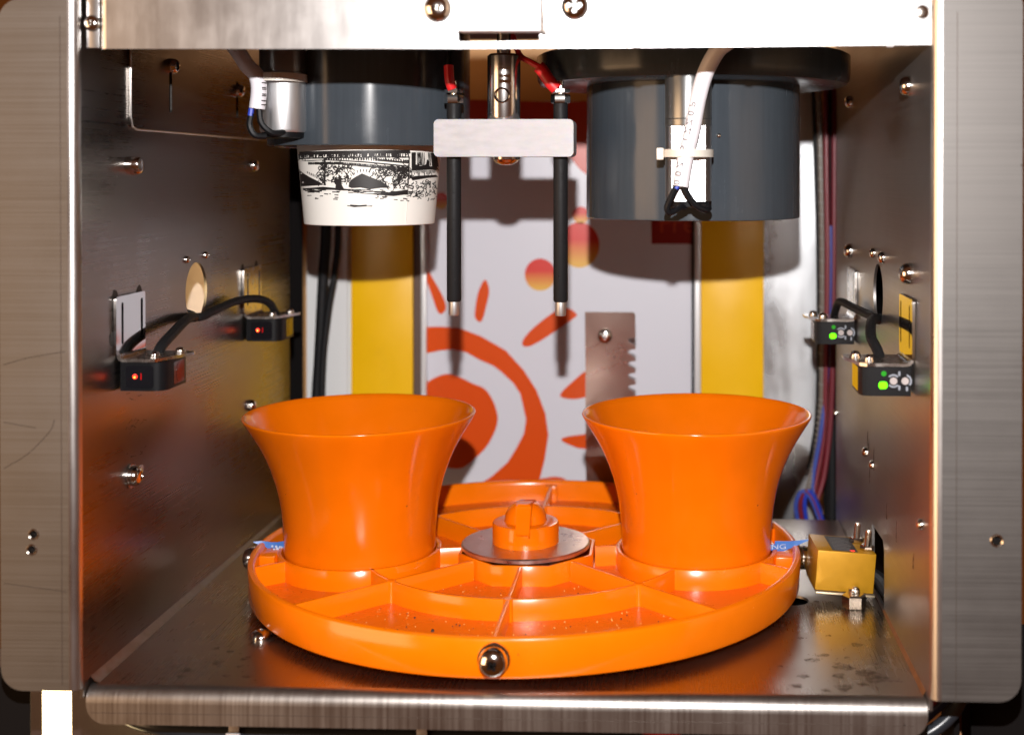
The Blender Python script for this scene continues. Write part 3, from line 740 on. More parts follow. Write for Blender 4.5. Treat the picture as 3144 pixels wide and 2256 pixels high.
# parapet bands
inkpoly([(170, 70), (1620, 50), (1630, 98), (1100, 104), (700, 112), (170, 118)])
x_ = 175
while x_ < 1600: stroke([(x_, 100), (x_ + rnd.uniform(-6, 6), rnd.uniform(140, 168))], rnd.uniform(7, 20)); x_ += rnd.uniform(18, 40)
stroke([(175, 165), (700, 160), (1100, 152), (1620, 148)], 10)
for _ in range(60): squig(rnd.uniform(180, 1600), rnd.uniform(110, 165), 16, 7)
inkpoly([(300, 205), (520, 195), (700, 205), (1000, 225), (1300, 255), (1610, 285), (1600, 268), (1300, 236), (1000, 205), (700, 190), (500, 185), (160, 198)])
inkpoly([(1200, 175), (1600, 215), (1600, 238), (1200, 205)])
for k in range(62):
    x = 310 + k * 21; y0 = 215 + max(0, (x - 700)) * .085
    stroke([(x, y0), (x + 3, y0 + 38)], 11)
stroke([(300, 238), (520, 236), (760, 248), (1100, 285), (1600, 335)], 10)
for k in range(34):
    x = 540 + k * 32; y0 = 150 + max(0, x - 900) * .05; stroke([(x, y0), (x + 4, y0 + 40)], rnd.uniform(8, 16))
# right hand scene
inkpoly([(1640, 265), (1700, 250), (1760, 270), (1830, 250), (1900, 275), (1980, 260), (2030, 335), (1900, 322), (1640, 335)])
inkpoly([(1640, 80), (1700, 80), (1695, 270), (1640, 265)]); inkpoly([(1900, 80), (1990, 80), (2020, 280), (1920, 270)])
inkpoly([(1830, 270), (1850, 180), (1865, 180), (1885, 270)])
for x in (1716, 1732, 1750, 1768, 1790, 1812, 1872, 1890): stroke([(x, 80), (x + 6, 262)], rnd.uniform(5, 11))
inkpoly([(1620, 425), (1700, 410), (1980, 395), (2010, 425), (1850, 440), (1650, 475)])
for k in range(22):
    x = 1640 + (k % 6) * 58 + rnd.uniform(-12, 12); y = 490 + (k // 6) * 62 + rnd.uniform(-10, 10); w_, h_ = rnd.uniform(18, 34), rnd.uniform(20, 36)
    stroke([(x, y), (x + w_, y), (x + w_, y + h_), (x, y + h_)][rnd.randint(0, 1):], 7)
for k in range(30): squig(rnd.uniform(1620, 1980), rnd.uniform(480, 740), 26, 7)
for k in range(20): x = 1640 + k * 17; stroke([(x, 330), (x + 2, rnd.uniform(350, 410))], 6)
# pillars, foliage, water
stroke([(520, 160), (525, 540)], 15); stroke([(1610, 150), (1600, 400), (1590, 600)], 9)
inkpoly([(700, 380), (735, 420), (740, 520), (770, 590), (660, 590), (670, 500), (700, 450)])
for k in range(130): squig(rnd.uniform(450, 840), rnd.uniform(250, 500), 22, 7)
for k in range(130): squig(rnd.uniform(1150, 1600), 285 + rnd.random() ** 2 * 270, 24, 7)
for k in range(40): squig(rnd.uniform(1430, 1600), rnd.uniform(340, 560), 26, 9)
for k in range(10): stroke([(290 + k * 26, 345 + k * 12), (294 + k * 26, 375 + k * 14)], 6)
for a in range(12):
    t = a / 11; x = 800 + 400 * t; y = 480 - 130 * math.sin(t * PI * .9); stroke([(x, y), (x + (x - 1000) * .16, y - 38)], 6)
inkpoly([(185, 590), (500, 560), (780, 585), (900, 600), (700, 605), (450, 600)])
inkpoly([(890, 640), (1200, 655), (1590, 600), (1590, 665), (1400, 690), (1200, 672)])
for k in range(70): 
    x = rnd.uniform(200, 1560); y = 580 + rnd.random() * 60 + max(0, x - 800) * .05; stroke([(x, y), (x + rnd.uniform(40, 130), y + rnd.uniform(-8, 12))], rnd.uniform(5, 11))
for k in range(26):
    x = rnd.uniform(290, 720) if k < 10 else rnd.uniform(1150, 1570); y = (650 + rnd.random() * 80) if k < 10 else 660 + (x - 1150) * .15 + rnd.random() * 50
    stroke([(x, y), (x + rnd.uniform(20, 60), y + rnd.uniform(-6, 10))], 7)
stroke([(815, 820), (900, 832), (1020, 826), (1130, 826)], 7); stroke([(850, 814), (960, 820), (1060, 815)], 9)
b.build("bridge_print", 'ink', pc)
b = MB()
pv = [cupmap(1625 - i * 7.4, 140 + i * 95.5, .03) for i in range(11)]; pw = [cupmap(1633 - i * 7.4, 140 + i * 95.5, .005) for i in range(11)]
b.faces(pv + pw, [(i, i + 1, 12 + i, 11 + i) for i in range(10)]); b.build("side_seam", 'paper', pc)

# ------------------------------------------------------------------ gear motors, cables, ties
def motor(label, cx, cy, zt, zm, zb, r=.97, flat=False):
    t = thing("gear_motor", label, "motor", (cx, cy, zb), "gear motors on the dispenser tubes")
    b = MB(); b.lathe([(0, zt + .6), (r * .96, zt + .6), (r, zt + .5), (r, zm + .32), (r * .97, zm + .3), (r, zm + .27), (r, zm + .02), (r * .98, zm), (0, zm)], (cx, cy, 0), n=40); b.build("gearbox", 'gear', t)
    if flat:
        arc = [(cx + r * .99 * math.sin(a), cy - r * .99 * math.cos(a)) for a in [math.radians(46 + i * (268 / 40)) for i in range(41)]]
        b = MB(); b.prism(arc, zb, zm, lambda u, v, t: (u, v, t)); b.build("motor_can", 'zincflat', t)
    b = MB()
    if not flat:
        b.lathe([(0, zm), (r * .99, zm), (r * .99, zb + .12), (r * .93, zb), (0, zb)], (cx, cy, 0), n=40); b.build("motor_can", 'zinc', t)
    b = MB(); b.lathe([(0, zb), (r * .9, zb), (r * .88, zb - .22), (r * .7, zb - .26), (0, zb - .26)], (cx, cy, 0), n=32); b.build("end_cap", 'black', t)
    b = MB(); b.box(cx - r * .95, cx + r * .95, cy - .2, cy + 1.1, zt + .1, zt + .55); b.build("mounting_bracket", 'steel', t)
    return t
motor("silver gear motor on the right dispenser tube behind white cable", 7.32, -5.62, 22.6, 20.95, 17.85, flat=True)
motor("silver gear motor at the left edge of the left dispenser tube", -10.0, -4.7, 24.0, 23.0, 20.75, .99)
# right motor cable
rc = thing("white_cable", "white printed cable strapped down the right motor", "cable", (6.98, -6.95, 18.4))
path = [(9.3, -7.5, 25.2), (9.03, -7.6, 24.4), (8.5, -7.4, 23.97), (8.0, -7.1, 23.08), (7.69, -7.0, 22.0), (7.45, -6.95, 20.72), (7.2, -6.92, 19.71), (6.98, -7.0, 18.46)]
b = MB(); b.tube(path, .34, n=16); b.build("sheath", 'white', rc)
b = MB()
for i, ch in enumerate("00Z-5(ZZ0P"):
    t = .12 + i * .36
    # walk up the sheath from its lower end
    seg = [Vector(p) for p in path[::-1]]; d = t; k = 0
    while k < len(seg) - 2 and d > (seg[k + 1] - seg[k]).length: d -= (seg[k + 1] - seg[k]).length; k += 1
    q = seg[k].lerp(seg[k + 1], d / (seg[k + 1] - seg[k]).length); ax = (seg[k + 1] - seg[k]).normalized()
    side = ax.cross(Vector((0, -1, 0))).normalized() * -1
    def onsheath(u, v, q=q, ax=ax, side=side):
        ang = .62 - v / .345
        return q + ax * u + (side * math.sin(ang) + side.cross(ax) * math.cos(ang) * (1 if side.cross(ax).y < 0 else -1)) * .352
    text_faces(ch, .42, onsheath, b)
b.build("printed_code", mat("faded_grey_ink", (.10, .10, .12), .5), rc)
for m, pth in (('bluebright', [(6.88, -7.0, 18.5), (6.80, -7.02, 18.36)]), ('black', [(6.81, -6.95, 18.46), (6.6, -6.95, 18.0), (6.44, -6.9, 17.6), (6.55, -6.8, 17.4), (6.9, -6.6, 17.55), (7.2, -6.3, 17.65)]),
               ('black', [(7.1, -6.95, 18.46), (7.3, -6.95, 18.1), (7.6, -6.9, 17.7), (8.0, -6.7, 17.5), (8.15, -6.4, 17.6), (7.9, -6.2, 17.7)])):
    b = MB(); b.tube(pth, .13 if m == 'black' else .1, n=8); b.build("wire", m, rc)
b = MB()
ring = []
for i in range(49):
    a = i / 48 * 2 * PI
    ring.append((7.3 + 1.06 * math.cos(a), -5.9 + 1.42 * math.sin(a) * (1 if math.sin(a) < 0 else .8)))
for i in range(48):
    (xa, ya), (xb, yb) = ring[i], ring[i + 1]
    b.faces([(xa, ya, 19.66), (xb, yb, 19.66), (xb, yb, 19.98), (xa, ya, 19.98)], [(0, 1, 2, 3)])
tie = thing("cable_tie", "cream cable tie strapping white cable to the right motor", "cable tie", (7.3, -5.9, 19.8))
b.build("strap", 'tie', tie)
b = MB(); b.box(6.0, 6.3, -6.5, -5.9, 19.55, 20.05, .05); b.build("lock_head", 'tie', tie)
# left motor cable
lc = thing("white_cable", "white printed cable bent beside the left motor", "cable", (-10.63, -6.1, 21.7))
path2 = [(-12.3, -5.5, 24.9), (-11.57, -6.0, 24.17), (-11.1, -6.1, 23.5), (-10.72, -6.1, 23.1), (-10.6, -6.1, 22.5), (-10.68, -6.1, 21.7)]
b = MB(); b.tube(path2, .33, n=16); b.build("sheath", 'white', lc)
b = MB()
for i, ch in enumerate("JUUU"):
    text_faces(ch, .42, lambda u, v, i=i: (-10.36 + v * .9 , -6.36 + abs(v) * .2, 21.85 + i * .27 + u), b)
b.build("printed_code", 'ink', lc)
for m, pth in (('bluebright', [(-10.9, -6.15, 21.72), (-10.95, -6.15, 21.4)]), ('black', [(-10.92, -6.1, 21.5), (-11.0, -6.1, 21.0), (-10.8, -6.05, 20.6), (-10.4, -5.8, 20.55)]), ('black', [(-10.6, -6.1, 21.7), (-10.5, -6.1, 21.1), (-10.15, -5.95, 20.72), (-9.85, -5.7, 20.7), (-9.7, -5.4, 20.8)])):
    b = MB(); b.tube(pth, .13 if m == 'black' else .12, n=8); b.build("wire", m, lc)
b = MB()
ring = [(-10.05 + 1.12 * math.cos(i / 48 * 2 * PI), -4.95 + 1.35 * math.sin(i / 48 * 2 * PI)) for i in range(49)]
for i in range(48):
    (xa, ya), (xb, yb) = ring[i], ring[i + 1]
    b.faces([(xa, ya, 22.86), (xb, yb, 22.86), (xb, yb, 23.2), (xa, ya, 23.2)], [(0, 1, 2, 3)])
    b.faces([(xa * 1.0, ya - .015, 22.9), ((xa + xb) / 2, (ya + yb) / 2 - .03, 22.9), ((xa + xb) / 2, (ya + yb) / 2 - .03, 23.16), (xa, ya - .015, 23.16)], [(0, 1, 2, 3)])
tag(b.build("cable_tie", 'tie'), "ribbed cream cable tie round the top of the left motor", "cable tie")

# ------------------------------------------------------------------ electrode holder between the tubes
eh = thing("electrode_holder", "milky block carrying two black rods under a chrome post", "electrode holder", (-.44, -4.3, 12.9))
b = MB(); b.prism(rrect(-3.42, 2.5, 19.70, 21.28, .2, 5), 0, 1.8, XZ(-5.2)); b.build("block", 'nylon', eh)
for x in (-2.71, 1.88):
    b = MB(); b.lathe([(0, 13.5), (.27, 13.5), (.31, 13.58), (.31, 19.7), (0, 19.7)], (x, -4.3, 0), n=20)
    rod = b.build("rod_sleeve", 'rubber', eh)
    b = MB()
    for _ in range(14):
        a = rnd.uniform(-2.4, -.7); z = rnd.uniform(13.8, 19.4); q = Vector((x + .305 * math.cos(a), -4.3 + .305 * math.sin(a), z)); b.lathe([(.05, -.01), (.03, .02), (0, .025)], q, (math.cos(a), math.sin(a), 0), n=8)
    b.build("sleeve_bumps", 'rubber', rod)['kind'] = 'stuff'
    b = MB(); b.lathe([(0, 12.9), (.2, 12.9), (.23, 12.95), (.23, 13.55), (0, 13.55)], (x, -4.3, 0), n=20); b.build("metal_tip", 'zinc', rod)
    b = MB(); b.lathe([(0, 21.25), (.31, 21.25), (.31, 21.98), (.2, 22.0), (0, 22.0)], (x, -4.3, 0), n=20); b.build("upper_sleeve", 'rubber', eh)
    b = MB(); b.lathe([(.2, 21.98), (.4, 22.0), (.42, 22.05), (.42, 22.32), (.4, 22.37), (.2, 22.38)], (x, -4.3, 0), n=6)
    b.build("hex_nut", 'chrome', eh, angle=25)
    b = MB(); b.lathe([(0, 22.0), (.14, 22.0), (.14, 22.95), (0, 23.0)], (x, -4.3, 0), n=14)
    b.lathe([(.14, 22.42), (.4, 22.44), (.4, 22.6), (.14, 22.62)], (x, -4.3, 0), n=6); b.build("threaded_stud", 'chrome', eh)
b = MB(); b.tube([(-2.75, -4.5, 22.6), (-2.85, -4.55, 22.95), (-2.9, -4.5, 23.6)], .28, n=12, flat=.75); tl = b.build("terminal_sleeve", 'red', eh)
b = MB(); b.tube([(-2.9, -4.5, 23.5), (-2.85, -4.4, 24.2), (-2.6, -4.0, 25.5)], .12, n=8); b.build("wire", 'black', tl)
b = MB(); b.tube([(1.72, -4.5, 22.6), (1.45, -4.55, 22.9), (1.1, -4.5, 23.4), (.95, -4.5, 23.55)], .27, n=12, flat=.75); tl = b.build("terminal_sleeve", 'red', eh)
b = MB(); b.tube([(1.05, -4.5, 23.5), (.6, -4.4, 23.75), (.1, -4.2, 24.1), (-.3, -4, 25.2)], .13, n=8); b.build("wire", 'red', tl)
b = MB(); b.lathe([(0, 21.27), (.68, 21.27), (.71, 21.35), (.71, 24.0), (.6, 24.1), (.3, 24.1), (.3, 26), (0, 26)], (-.55, -4.3, 0), n=40)
post = b.build("chrome_post", 'post', eh)
b = MB(); b.lathe([(.34, .0), (.30, .03), (.26, .0), (.24, -.3), (0, -.3)], (-.55, -5.02, 22.3), (0, -1, 0), n=24); b.build("cross_hole", 'mirror', post)
b = MB(); b.lathe([(0, -.06), (.42, -.06), (.58, 0), (.6, .1), (.5, .14), (0, .16)], (-.45, -4.3, 19.6), (0, 0, 1), n=24)
for v in list(b.bm.verts): v.co.z = 19.6 + (v.co.z - 19.6) * (1 if v.co.z < 19.6 else 1)
b.lathe([(0, -.26), (.25, -.24), (.45, -.14), (.56, -.02)], (-.45, -4.3, 19.6), (0, 0, 1), n=24)
b.build("bottom_screw", 'nut', eh)

# ------------------------------------------------------------------ rotating tray
tr = thing("rotating_tray", "round orange ribbed tray carrying two flared cups on the steel floor", "tray", (0, 0, .4))
b = MB(); b.lathe([(12.1, .86), (12.14, 1.75), (12.18, 1.88), (12.26, 1.95), (12.38, 1.95), (12.46, 1.9), (12.5, 1.8), (12.44, .55), (12.36, .42), (12.2, .40), (11.9, .42), (11.9, .5)], (0, 0, 0), n=180)
b.build("outer_rim", 'tray', tr)
b = MB(); b.lathe([(0, .86), (12.12, .86), (12.0, .48), (0, .48)], (0, 0, 0), n=120); b.build("base_plate", 'traydusty', tr)
b = MB(); b.lathe([(0, .0), (1.2, 0), (1.2, .5), (0, .5)], (0, 0, 0), n=40); b.build("turntable_shaft", 'steel', tr)
ZT = 1.76
def rib_wall(path, w=.17, zt=ZT, closed=False, name="rib"):
    """upright wall along a plan path"""
    P = [Vector(p) for p in path]; n_ = len(P); A, B = [], []
    for i, p in enumerate(P):
        if closed: d = (P[(i + 1) % n_] - P[i - 1])
        else: d = (P[min(i + 1, n_ - 1)] - P[max(0, i - 1)])
        d.normalize(); nr = Vector((-d.y, d.x)) * w / 2; A.append(p + nr); B.append(p - nr)
    b = MB(); vs = []
    for lst, flare in ((A, 1), (B, -1)):
        vs += [(p.x, p.y, .84) for p in lst] + [(p.x, p.y, zt - .03) for p in lst]
    # top slightly rounded
    vs += [((a.x * .85 + c.x * .15), (a.y * .85 + c.y * .15), zt) for a, c in zip(A, B)] + [((a.x * .15 + c.x * .85), (a.y * .15 + c.y * .85), zt) for a, c in zip(A, B)]
    rows = [list(range(k * n_, (k + 1) * n_)) for k in (0, 1, 4, 5, 3, 2)]
    fs = []
    rng = n_ if closed else n_ - 1
    for ra, rb in zip(rows, rows[1:]):
        for i in range(rng): j = (i + 1) % n_; fs.append((ra[i], ra[j], rb[j], rb[i]))
    if not closed:
        fs.append([r[0] for r in rows]); fs.append([r[-1] for r in rows][::-1])
    b.faces(vs, fs); return b.build(name, 'tray', tr, angle=50)
polar = lambda r, a: (r * math.cos(math.radians(a)), r * math.sin(math.radians(a)))
LCUP = (-7.72, -.38); RCUP = (7.78, .34)
# hexagonal hub wall, cup rings
rib_wall([polar(3.2, 22.5 + 45 * i) for i in range(8)], closed=True, name="hub_wall")
for c in (LCUP, RCUP): rib_wall([(c[0] + 3.62 * math.cos(i / 64 * 2 * PI), c[1] + 3.62 * math.sin(i / 64 * 2 * PI)) for i in range(64)], .2, closed=True, name="cup_ring")
# middle ring arcs between the cup rings
for a0, a1 in ((-152, -25.5), (29, 154.5)):
    rib_wall([polar(7.42, a0 + (a1 - a0) * i / 40) for i in range(41)], name="ring_wall")
for a in (-135, -90, -45, 45, 90, 135):
    rib_wall([polar(3.15, a), polar(7.36, a)]); rib_wall([polar(7.48, a), polar(12.12, a)], w=.17)
for c, s_ in ((LCUP, -1), (RCUP, 1)):
    base = 180 if s_ < 0 else 0
    for a in (40, -40):
        dx, dy = math.cos(math.radians(base + a)), math.sin(math.radians(base + a))
        rib_wall([(c[0] + 3.7 * dx, c[1] + 3.7 * dy), (c[0] + 5.35 * dx, c[1] + 5.35 * dy)])
    rib_wall([(s_ * 3.1, c[1] * .4), (s_ * 4.2, c[1])])
    # screw boss near the rim
    b = MB(); b.box(s_ * 11.75 - .42, s_ * 11.75 + .42, c[1] - 1.35, c[1] + .75, .84, 1.68, .06); b.build("screw_boss", 'tray', tr)
for a in (-90, 90):
    x, y = polar(11.95, a); b = MB(); b.box(x - .33, x + .33, y - .3, y + .3, .84, 1.74, .06); b.build("screw_boss", 'tray', tr)
# small round posts where ribs cross the ring
for a in (-135, -90, -45, 45, 90, 135):
    x, y = polar(7.42, a); b = MB(); b.lathe([(.24, .84), (.22, ZT - .02), (.18, ZT + .012), (0, ZT + .012)], (x, y, 0), n=14); b.build("rib_post", 'tray', tr)
BIG = screw_mesh("rim_screw", .54, .44)
def rim_screw(a, y_tilt=0, s_=1.0):
    x, y = polar(12.47, a); z = 1.2
    b = MB(); b.lathe([(.2, 0), (.60, 0), (.62, .05), (.60, .12), (.56, .13), (.3, .13), (.3, .13), (.5, .14), (.55, .2), (.5, .26), (.2, .26)], (x, y, z), (math.cos(math.radians(a)), math.sin(math.radians(a)), 0), n=32)
    w = b.build("rim_washer", 'chrome', tr)
    o = place(BIG, "rim_screw", tr, (x + .26 * math.cos(math.radians(a)), y + .26 * math.sin(math.radians(a)), z)); o.rotation_euler = Vector((math.cos(math.radians(a)), math.sin(math.radians(a)), 0)).to_track_quat('Z', 'Y').to_euler()
    o.scale = (s_,) * 3
for a in (-89.5, 3.0, 182.0, 91): rim_screw(a)
b = MB()
for u0, u1, v0, v1 in ((-.2, .2, -.045, .045), (-.045, .045, -.2, .2)): b.prism([(u0, v0), (u1, v0), (u1, v1), (u0, v1)], 0, .05, lambda u, v, t: (.11 + u * .8 - v * .6, -13.20 + t, 1.18 + u * .6 + v * .8))
b.build("recess_shade_cross", 'void', tr)  # raised black cross painted as the shade of a screw recess
# washer disc and hub cap with grip
b = MB(); b.lathe([(1.0, 1.78), (2.85, 1.78), (2.96, 1.82), (2.96, 1.96), (2.9, 2.01), (1.0, 2.01)], (-.1, 0, 0), n=80); b.build("washer_disc", 'washer', tr)
b = MB(); b.lathe([(0, 2.0), (1.54, 2.01), (1.53, 2.88), (1.48, 2.95), (1.36, 2.98), (1.0, 2.98), (.97, 3.02), (.93, 3.3), (.78, 3.58), (.5, 3.8), (0, 3.9)], (-.1, 0, 0), n=64)
cap = b.build("hub_cap", 'orange', tr)
b = MB()
b.prism([(-1.72, 2.72), (-1.72, 3.98), (-1.62, 4.1), (-1.25, 4.13), (-.4, 4.05), (.5, 3.8), (1.1, 3.4), (1.4, 2.94), (.9, 2.9), (-1.2, 2.9), (-1.45, 2.72)], -.32, .32, lambda u, v, t: (-.05 + t, u, v))
bmesh.ops.remove_doubles(b.bm, verts=b.bm.verts, dist=1e-4)
bmesh.ops.bevel(b.bm, geom=[e for e in b.bm.edges if len(e.link_faces) == 2 and e.calc_face_angle(0) > .5], offset=.06, segments=2, affect='EDGES')
b.build("grip_bar", 'orange', cap)
# crumbs and dust in the tray
b = MB(); b2 = MB()
for k in range(230):
    a = rnd.uniform(-134, -46); r = rnd.uniform(7.8, 11.8) if k % 4 else rnd.uniform(3.6, 7.2)
    if abs(a + 90) < 2: continue
    x, y = polar(r, a); s_ = rnd.uniform(.008, .024)
    (b if rnd.random() < .3 else b2).box(x - s_, x + s_, y - s_, y + s_, .862, .862 + s_ * 1.4)
for (a, r, s_) in ((-108, 9.2, .07), (-118, 8.2, .04), (-121, 10.0, .04), (-62, 10.6, .04), (-57, 8.4, .035), (-103, 8.3, .04)):
    x, y = polar(r, a); b.lathe([(0, 0), (s_, .0), (s_ * .8, s_), (0, s_ * 1.4)], (x, y, .862), n=7)
o = b.build("dark_crumbs", 'crumb', tr); o['kind'] = 'stuff'
x, y = polar(10.9, -103)
b2.tube([(x - .4, y, .88), (x, y + .1, 1.0), (x + .25, y, .9)], .012, n=4); b2.tube([(x + .3, y, .88), (x + .45, y + .5, 1.05)], .012, n=4)
o = b2.build("pale_crumbs", 'dust', tr); o['kind'] = 'stuff'

# ------------------------------------------------------------------ flared cups
def flared(c, label):
    t = thing("flared_cup", label, "plastic cup", (c[0], c[1], 1.0), "orange flared cups standing on the tray")
    out = [(3.40, .95), (3.42, 1.55), (3.46, 1.9), (3.44, 2.0), (3.455, 2.5), (3.50, 3.1), (3.58, 3.8), (3.70, 4.45), (3.86, 5.05), (4.07, 5.65), (4.33, 6.25), (4.62, 6.8), (4.92, 7.3), (5.16, 7.68), (5.26, 7.86), (5.29, 7.93), (5.27, 7.97), (5.22, 7.98), (5.15, 7.95)]
    inn = [(5.0, 7.72), (4.76, 7.32), (4.46, 6.8), (4.17, 6.25), (3.91, 5.65), (3.70, 5.05), (3.54, 4.45), (3.42, 3.8), (3.34, 3.1), (3.28, 2.2), (0, 2.1)]
    b = MB(); b.lathe(out + inn, (c[0], c[1], 0), n=128); b.build("cup_shell", 'orange', t, angle=60)
    return t
flared(LCUP, "glossy orange flared cup standing in the tray below the paper cup")
flared(RCUP, "glossy orange flared cup standing in the tray below the empty tube")
# blue tape scraps
tp = thing("blue_tape_scrap", "crumpled blue tape scrap between left cup and tray rim", "tape", (-12.2, .9, 1.4), "blue tape scraps on the tray rim")
def strip(pts_top, pts_bot, m, name, par, y, bow=.25):
    b = MB(); k = len(pts_top)
    vs = []
    for lst in (pts_top, pts_bot):
        vs += [(x, y + bow * math.sin(i / (k - 1) * PI), z) for i, (x, z) in enumerate(lst)]
    for lst in (pts_top, pts_bot):
        vs += [(x, y + .02 + bow * math.sin(i / (k - 1) * PI), z) for i, (x, z) in enumerate(lst)]
    fs = []
    for o_ in (0, 2 * k): fs += [(o_ + i, o_ + i + 1, o_ + k + i + 1, o_ + k + i) for i in range(k - 1)]
    fs += [(i, i + 1, 2 * k + i + 1, 2 * k + i) for i in range(k - 1)] + [(k + i, k + i + 1, 3 * k + i + 1, 3 * k + i) for i in range(k - 1)]
    b.faces(vs, fs); return b.build(name, m, par)
strip([(-12.67, 2.02), (-12.32, 2.03), (-11.87, 1.96), (-11.57, 1.98), (-11.19, 2.08)], [(-12.57, 1.96), (-12.17, 1.78), (-11.82, 1.55), (-11.52, 1.6), (-11.17, 1.76)], 'tape', "tape_strip", tp, -.65, .2)
b = MB()
for (x, z, r) in ((-11.75, 1.84, .055), (-11.57, 1.82, .06), (-11.52, 1.72, .07), (-11.39, 1.8, .06), (-11.67, 1.68, .06), (-11.32, 1.8, .05)): b.flat(circle(x, z, r, 8), lambda u, v: (u, -.68, v))
b.build("worn_print", 'tapewhite', tp)
b = MB(); b.tube([(-11.3, -.5, 1.78), (-11.25, -.5, 1.5), (-11.2, -.5, 1.2)], .12, n=6, flat=.4); b.build("tape_tail", 'tapeclear', tp)
tp = thing("blue_tape_scrap", "torn blue tape scrap with white letters beside right cup", "tape", (11.9, 1.4, 1.5), "blue tape scraps on the tray rim")
strip([(11.02, 1.98), (11.37, 2.0), (11.39, 2.14), (11.97, 2.14), (12.37, 2.18), (12.92, 2.26)], [(11.02, 1.72), (11.37, 1.72), (11.49, 1.65), (11.82, 1.7), (12.27, 1.9), (12.90, 2.2)], 'tape', "tape_strip", tp, -.1, .1)
b = MB(); text_faces("NG", .42, lambda u, v: (11.55 + u * 1.1, -.12, 1.9 + v * .75 + u * .05), b); b.build("lettering", 'tapewhite', tp)

